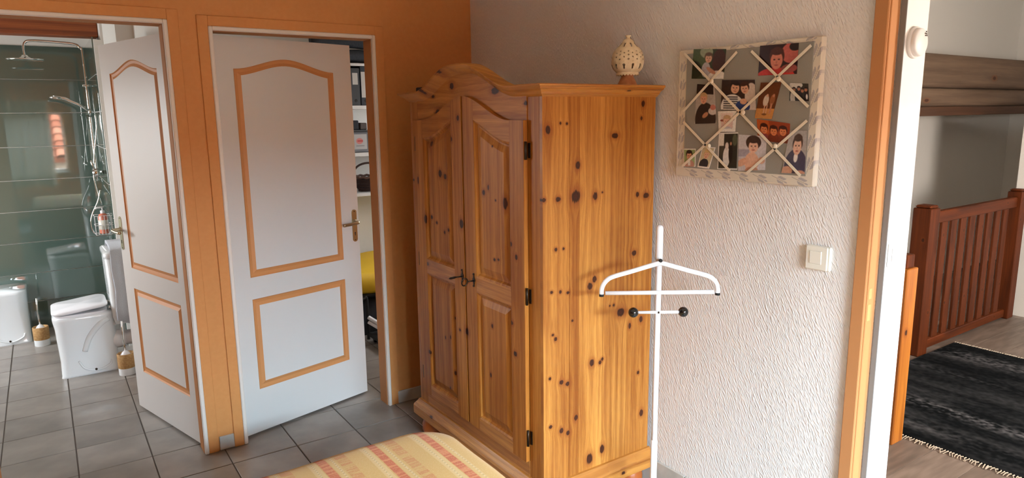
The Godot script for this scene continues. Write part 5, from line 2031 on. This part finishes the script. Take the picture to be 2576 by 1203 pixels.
	for e in [0.15, 0.5, 0.85]:
		var q := p0.lerp(p1, e)
		b = mb().smooth(true)
		b.tube([q - Vector3(0, 0.012, 0), q - Vector3(0, 0.05, 0)], 0.005, 6)
		part("strut", b, M.white_gloss, t)
	t = thing("trolley", "low black box trolley standing on the store room tiles", "trolley", Vector3(-0.05, 0, -1.0))
	b = mb()
	b.span(Vector3(-0.26, 0.04, -1.14), Vector3(0.22, 0.075, -0.72), 0.01)
	part("tray", b, M.matt_black, t)
	for e in [[-0.22, -1.1], [0.18, -1.1], [-0.22, -0.76], [0.18, -0.76]]:
		b = mb().smooth(true)
		b.tube([Vector3(e[0] - 0.01, 0.0225, e[1]), Vector3(e[0] + 0.01, 0.0225, e[1])], 0.0225, 14)
		part("wheel", b, M.black, t)


# ------------------------------------------------------------------ landing beyond the doorway
func build_landing() -> void:
	var b := mb()
	b.span(Vector3(0.18, -0.2, 0.0), Vector3(6.6, -0.012, 4.82))
	var fl := structure("floor_landing", b, mat(Color8(70, 60, 54), 0.9))
	var boards: Array = []
	for k in 4:
		var a: Color = [Color8(140, 124, 114), Color8(134, 118, 108), Color8(146, 130, 120), Color8(130, 115, 105)][k]
		boards.append(tmat(speckle(256, 64, a, a.darkened(0.2), 0.06, 601 + k, 3, 1), 0.45))
	var rng := RandomNumberGenerator.new()
	rng.seed = 17
	var z := 0.36
	var row := 0
	while z < 4.5:
		var x := 0.182 - (row % 3) * 0.4
		while x < 6.4:
			var xa := maxf(x, 0.182)
			var xb := minf(x + 1.198, 6.4)
			if xb - xa > 0.05:
				b = mb()
				var x_ := x
				var z_ := z
				b.uvf = func(p: Vector3, _n: Vector3) -> Vector2: return Vector2((p.z - z_) / 0.19 * 0.25 + x_, (p.x - x_) * 0.8)
				b.span(Vector3(xa, -0.012, z), Vector3(xb, 0.0, minf(z + 0.1885, 4.6)), 0.001)
				part("plank", b, boards[rng.randi() % 4], fl)
			x += 1.2
		z += 0.19
		row += 1
	# walls and ceiling
	b = mb()
	b.span(Vector3(1.3, 0, 0.2), Vector3(6.6, 2.75, 0.35))
	b.span(Vector3(0.18, 0, 0.2), Vector3(1.3, 2.75, 0.35))
	structure("wall_landing_far", b, M.white_wall)
	b = mb()
	b.span(Vector3(4.25, 0, 1.275), Vector3(4.4, 1.62, 4.6))
	structure("wall_landing_low", b, M.white_wall)
	b = mb()
	b.span(Vector3(6.5, 0, 0.2), Vector3(6.6, 2.75, 4.82))
	structure("wall_landing_end", b, M.white_wall)
	b = mb()
	b.span(Vector3(0.18, 0, 4.6), Vector3(1.48, 2.75, 4.82))
	b.span(Vector3(2.32, 0, 4.6), Vector3(6.6, 2.75, 4.82))
	b.span(Vector3(1.48, 0, 4.6), Vector3(2.32, 1.08, 4.82))  # rear opening added to go with the landing fill lamp
	b.span(Vector3(1.48, 2.02, 4.6), Vector3(2.32, 2.75, 4.82))
	structure("wall_landing_rear", b, M.white_wall)
	b = mb()
	b.span(Vector3(0.0, 2.75, 0.0), Vector3(6.6, 2.87, 4.82))
	structure("ceiling_landing", b, M.ceiling)
	b = mb()
	b.span(Vector3(0.0, 2.5, 0.0), Vector3(0.18, 2.75, 4.82))
	structure("wall_landing_upper", b, M.white_wall)
	# layered beam over the stair well
	var t := thing("landing_beam", "thick brown layered beam above the wooden balustrade", "beam", Vector3(3.3, 1.6, 0.85))
	var bt := tmat(pine(128, 512, 0.5, 2.0, [0.0, 0.5], [0.0], [0.1, 0.5, 0.012, 0.03, 0.3, 1.4, 0.014, 0.03], 0.0, 0.0, Color8(116, 94, 76), Color8(84, 66, 52), 98), 0.7)
	var uvx := func(p: Vector3, _n: Vector3) -> Vector2: return Vector2((p.y + p.z) / 0.5, p.x / 2.0)
	for e in [[1.815, 2.072, 0.9, 0.05], [1.672, 1.813, 0.885, 0.035]]:
		b = mb().smooth(true)
		b.uvf = uvx
		var y0: float = e[0]
		var y1: float = e[1]
		var zf: float = e[2]
		var r: float = e[3]
		var pr: Array = [Vector2(0.7, y0), Vector2(zf - r, y0)]
		for i in 7:
			var a := -PI / 2 + PI * 0.5 * i / 6.0
			pr.append(Vector2(zf - r + r * cos(a), y0 + r + r * sin(a)))
		for i in 7:
			var a := PI * 0.5 * i / 6.0
			pr.append(Vector2(zf - r + r * cos(a), y1 - r + r * sin(a)))
		pr.append(Vector2(0.7, y1))
		b.smooth(false)
		b.prism(PackedVector2Array(pr), Vector3(0.3, 0, 0), Vector3(0, 0, 1), Vector3(0, 1, 0), -6.15, -0.0)
		part("log", b, bt, t)
	b = mb()
	b.uvf = uvx
	b.span(Vector3(0.3, 1.6, 0.72), Vector3(6.4, 1.672, 0.872), 0.004)
	part("soffit_board", b, tmat(pine(128, 512, 0.5, 2.0, [0.0, 0.5], [0.1], [0.1, 0.5, 0.02, 0.04, 0.3, 1.4, 0.02, 0.04, 0.42, 0.9, 0.02, 0.04], 0.0, 0.0, Color8(96, 62, 40), Color8(60, 36, 22), 99), 0.6), t)
	# balustrade
	var red := tmat(pine(128, 512, 0.3, 1.2, [0.0, 0.3], [0.05], [0.08, 0.4, 0.008, 0.012, 0.2, 0.9, 0.009, 0.012], 0.0, 0.0, Color8(104, 48, 17), Color8(66, 28, 9), 103), 0.55, 0.3)
	var uvv := func(p: Vector3, n: Vector3) -> Vector2: return Vector2((p.x + p.z) / 0.3, p.y / 1.2)
	t = thing("balustrade", "brown wooden balustrade of flat slats between two posts on the landing", "balustrade", Vector3(3.4, 0, 1.33))
	for e in [[2.69, 0.12, 1.03], [4.13, 0.1, 1.035]]:
		b = mb()
		b.uvf = uvv
		var s: float = e[1]
		b.span(Vector3(e[0] - s / 2, 0.0, 1.33 - s / 2), Vector3(e[0] + s / 2, e[2] - 0.02, 1.33 + s / 2), 0.006)
		b.span(Vector3(e[0] - s / 2 + 0.006, e[2] - 0.021, 1.33 - s / 2 + 0.006), Vector3(e[0] + s / 2 - 0.006, e[2], 1.33 + s / 2 - 0.006), 0.012)
		part("post", b, red, t)
	for e in [[0.895, 0.975, 0.05], [0.012, 0.075, 0.045]]:
		b = mb()
		b.uvf = func(p: Vector3, _n: Vector3) -> Vector2: return Vector2((p.y + p.z) / 0.3, p.x / 1.2)
		b.span(Vector3(2.75, e[0], 1.33 - e[2] / 2), Vector3(4.08, e[1], 1.33 + e[2] / 2), 0.006)
		part("rail", b, red, t)
	for i in 9:
		b = mb()
		b.uvf = uvv
		var x := 2.765 + i * 0.1415
		b.span(Vector3(x + 0.005, 0.07, 1.32), Vector3(x + 0.085, 0.9, 1.34), 0.003)
		part("slat", b, red, t)
	# short return of the balustrade to the wall side, with its lower pine post
	t = thing("newel_post", "light amber pine post at the edge of the dark rug", "post", Vector3(1.3, 0, 1.89))
	b = mb()
	b.uvf = uvv
	b.span(Vector3(1.235, 0, 1.84), Vector3(1.338, 0.9, 1.93), 0.004)
	part("post", b, tmat(pine(128, 512, 0.3, 1.2, [0.0, 0.3], [0.0], [0.2, 0.62, 0.012, 0.014, 0.12, 0.3, 0.01, 0.012], 0.0, 0.0, Color8(196, 124, 48), Color8(150, 82, 26), 104), 0.4), t)
	b = mb()
	b.uvf = uvv
	b.span(Vector3(1.25, 0.9, 1.85), Vector3(1.325, 0.965, 1.915), 0.004)
	part("block", b, red, t)
	b = mb()
	b.uvf = uvv
	b.span(Vector3(0.2, 0.82, 1.86), Vector3(1.236, 0.9, 1.91), 0.004)
	part("hand_rail", b, red, t)
	# rug
	t = thing("rug", "dark blue black woven rug with grey streaks on the landing", "rug", Vector3(2.26, 0, 2.4))
	var w := 512
	var h := 512
	var n1 := noise_bytes(w, h, 160, 40, 0.05, 701, 3)
	var n2 := noise_bytes(w, h, 256, 256, 0.16, 702, 3)
	var d := PackedByteArray()
	d.resize(w * h * 3)
	for y in h:
		for x in w:
			var i := y * w + x
			var xm := float(x) / w
			var s := n1[i] / 255.0 - 0.5
			var f := n2[i] / 255.0 - 0.5
			var band_ := 0.0
			for q in [[0.27, 0.035, 0.7], [0.62, 0.02, 0.25], [0.86, 0.05, 0.45], [0.1, 0.04, 0.2]]:
				band_ += q[2] * exp(-pow((xm - q[0]) / q[1], 2.0))
			var v := clampf(0.14 + s * 0.35 + band_ * (0.35 + s * 1.6 + f * 1.4) + f * 0.2, 0.0, 1.0)
			var cc := Color8(18, 20, 22).lerp(Color8(140, 138, 142), v)
			d[i * 3] = int(cc.r * 255.0)
			d[i * 3 + 1] = int(cc.g * 255.0)
			d[i * 3 + 2] = int(cc.b * 255.0)
	b = mb()
	b.uvf = func(p: Vector3, _n: Vector3) -> Vector2: return Vector2((p.x - 1.39) / 1.74, (p.z - 1.4) / 2.0)
	b.span(Vector3(1.39, 0.0, 1.4), Vector3(3.13, 0.011, 3.4), 0.003)
	part("pile", b, relief(tmat(tex_rgb(w, h, d), 0.95, 0.1), grey_noise(256, 0.15, 703, 2), 0.3), t)
	b = mb()
	rng.seed = 21
	for sx in [1.39, 3.13]:
		var k := 0
		while k < 150:
			var zz := 1.405 + k * 0.0133
			var dir := -1.0 if sx < 2.0 else 1.0
			var p := Vector3(sx, 0.006, zz)
			b.tube([p, p + Vector3(dir * 0.018, 0.004, rng.randf_range(-0.006, 0.006)), p + Vector3(dir * rng.randf_range(0.03, 0.045), -0.003, rng.randf_range(-0.012, 0.012))], 0.0032, 5, 0.002)
			k += 1
	var fr := part("fringe", b, mat(Color8(196, 184, 168), 0.9), t, "off white knotted fringe")
	fr.set_meta("kind", "stuff")


# ------------------------------------------------------------------ curtain and the roof across the street, seen mirrored in the tiles
func build_outside() -> void:
	var b := mb().smooth(true)
	var rows: Array = []
	for j in 9:
		var y := lerpf(0.55, 1.95, j / 8.0)
		var row: Array = []
		for i in 61:
			var x := lerpf(-2.85, -1.95, i / 60.0)
			row.append(Vector3(x, y, 4.5 + 0.028 * sin(i * 0.75 + 0.3 * sin(j * 0.5)) + 0.008 * sin(i * 1.9)))
		rows.append(row)
	for j in 8:
		b.strip(rows[j], rows[j + 1], Vector3(0, 0, -1))
	var cm := mat(Color8(232, 226, 212), 0.95)
	cm.backlight_enabled = true
	cm.backlight = Color(0.28, 0.27, 0.25)
	var t := thing("curtain", "pale drawn curtain at the window facing the doors", "curtain", Vector3(-2.4, 0.55, 4.5))
	part("cloth", b, cm, t)
	b = mb().smooth(true)
	b.tube([Vector3(-2.95, 1.96, 4.5), Vector3(-1.65, 1.96, 4.5)], 0.012, 10)
	b.tube([Vector3(-2.9, 1.96, 4.5), Vector3(-2.9, 1.96, 4.6)], 0.008, 8)
	b.tube([Vector3(-1.7, 1.96, 4.5), Vector3(-1.7, 1.96, 4.6)], 0.008, 8)
	part("rod", b, M.white_gloss, t)
	# neighbouring house: white wall, curved clay tiles
	t = thing("neighbour_house", "white house with curved terracotta roof tiles outside the window", "house", Vector3(-1.6, -2.6, 9.0))
	b = mb()
	b.span(Vector3(-5.0, -2.6, 8.6), Vector3(2.0, 0.86, 14.0))
	part("wall", b, mat(Color8(240, 236, 228), 0.9), t)
	b = mb()
	b.quad(Vector3(-5.2, 0.82, 8.4), Vector3(2.2, 0.82, 8.4), Vector3(2.2, 2.2, 11.5), Vector3(-5.2, 2.2, 11.5), Vector3(0, 1, -1))
	b.quad(Vector3(-5.2, 0.74, 8.4), Vector3(2.2, 0.74, 8.4), Vector3(2.2, 0.82, 8.4), Vector3(-5.2, 0.82, 8.4), Vector3(0, 0, -1))
	var roof := part("roof", b, mat(Color8(150, 84, 60), 0.9), t)
	b = mb().smooth(true)
	var dir := Vector3(0, 1.38, 3.1).normalized()
	var nr := Vector3(0, 3.1, -1.38).normalized()
	var arc0: Array = []
	var arc1: Array = []
	for i in 7:
		var a := PI * i / 6.0
		arc0.append(Vector3(cos(a) * 0.1, 0, 0) + nr * (sin(a) * 0.07 + 0.02))
		arc1.append(Vector3(cos(a) * 0.085, 0, 0) + nr * (sin(a) * 0.06) + dir * 0.4)
	b.strip(arc0, arc1, nr)
	var tile := b.done()
	var clay: Array = []
	for c in [Color8(206, 130, 98), Color8(190, 112, 82), Color8(214, 146, 116)]:
		clay.append(mat(c, 0.85))
	var rng := RandomNumberGenerator.new()
	rng.seed = 33
	for i in 14:
		for j in 9:
			var o := part_mesh("roof_tile", tile, clay[rng.randi() % 3], roof)
			o.position = Vector3(-3.3 + i * 0.22, 0.83, 8.4) + dir * (j * 0.37)
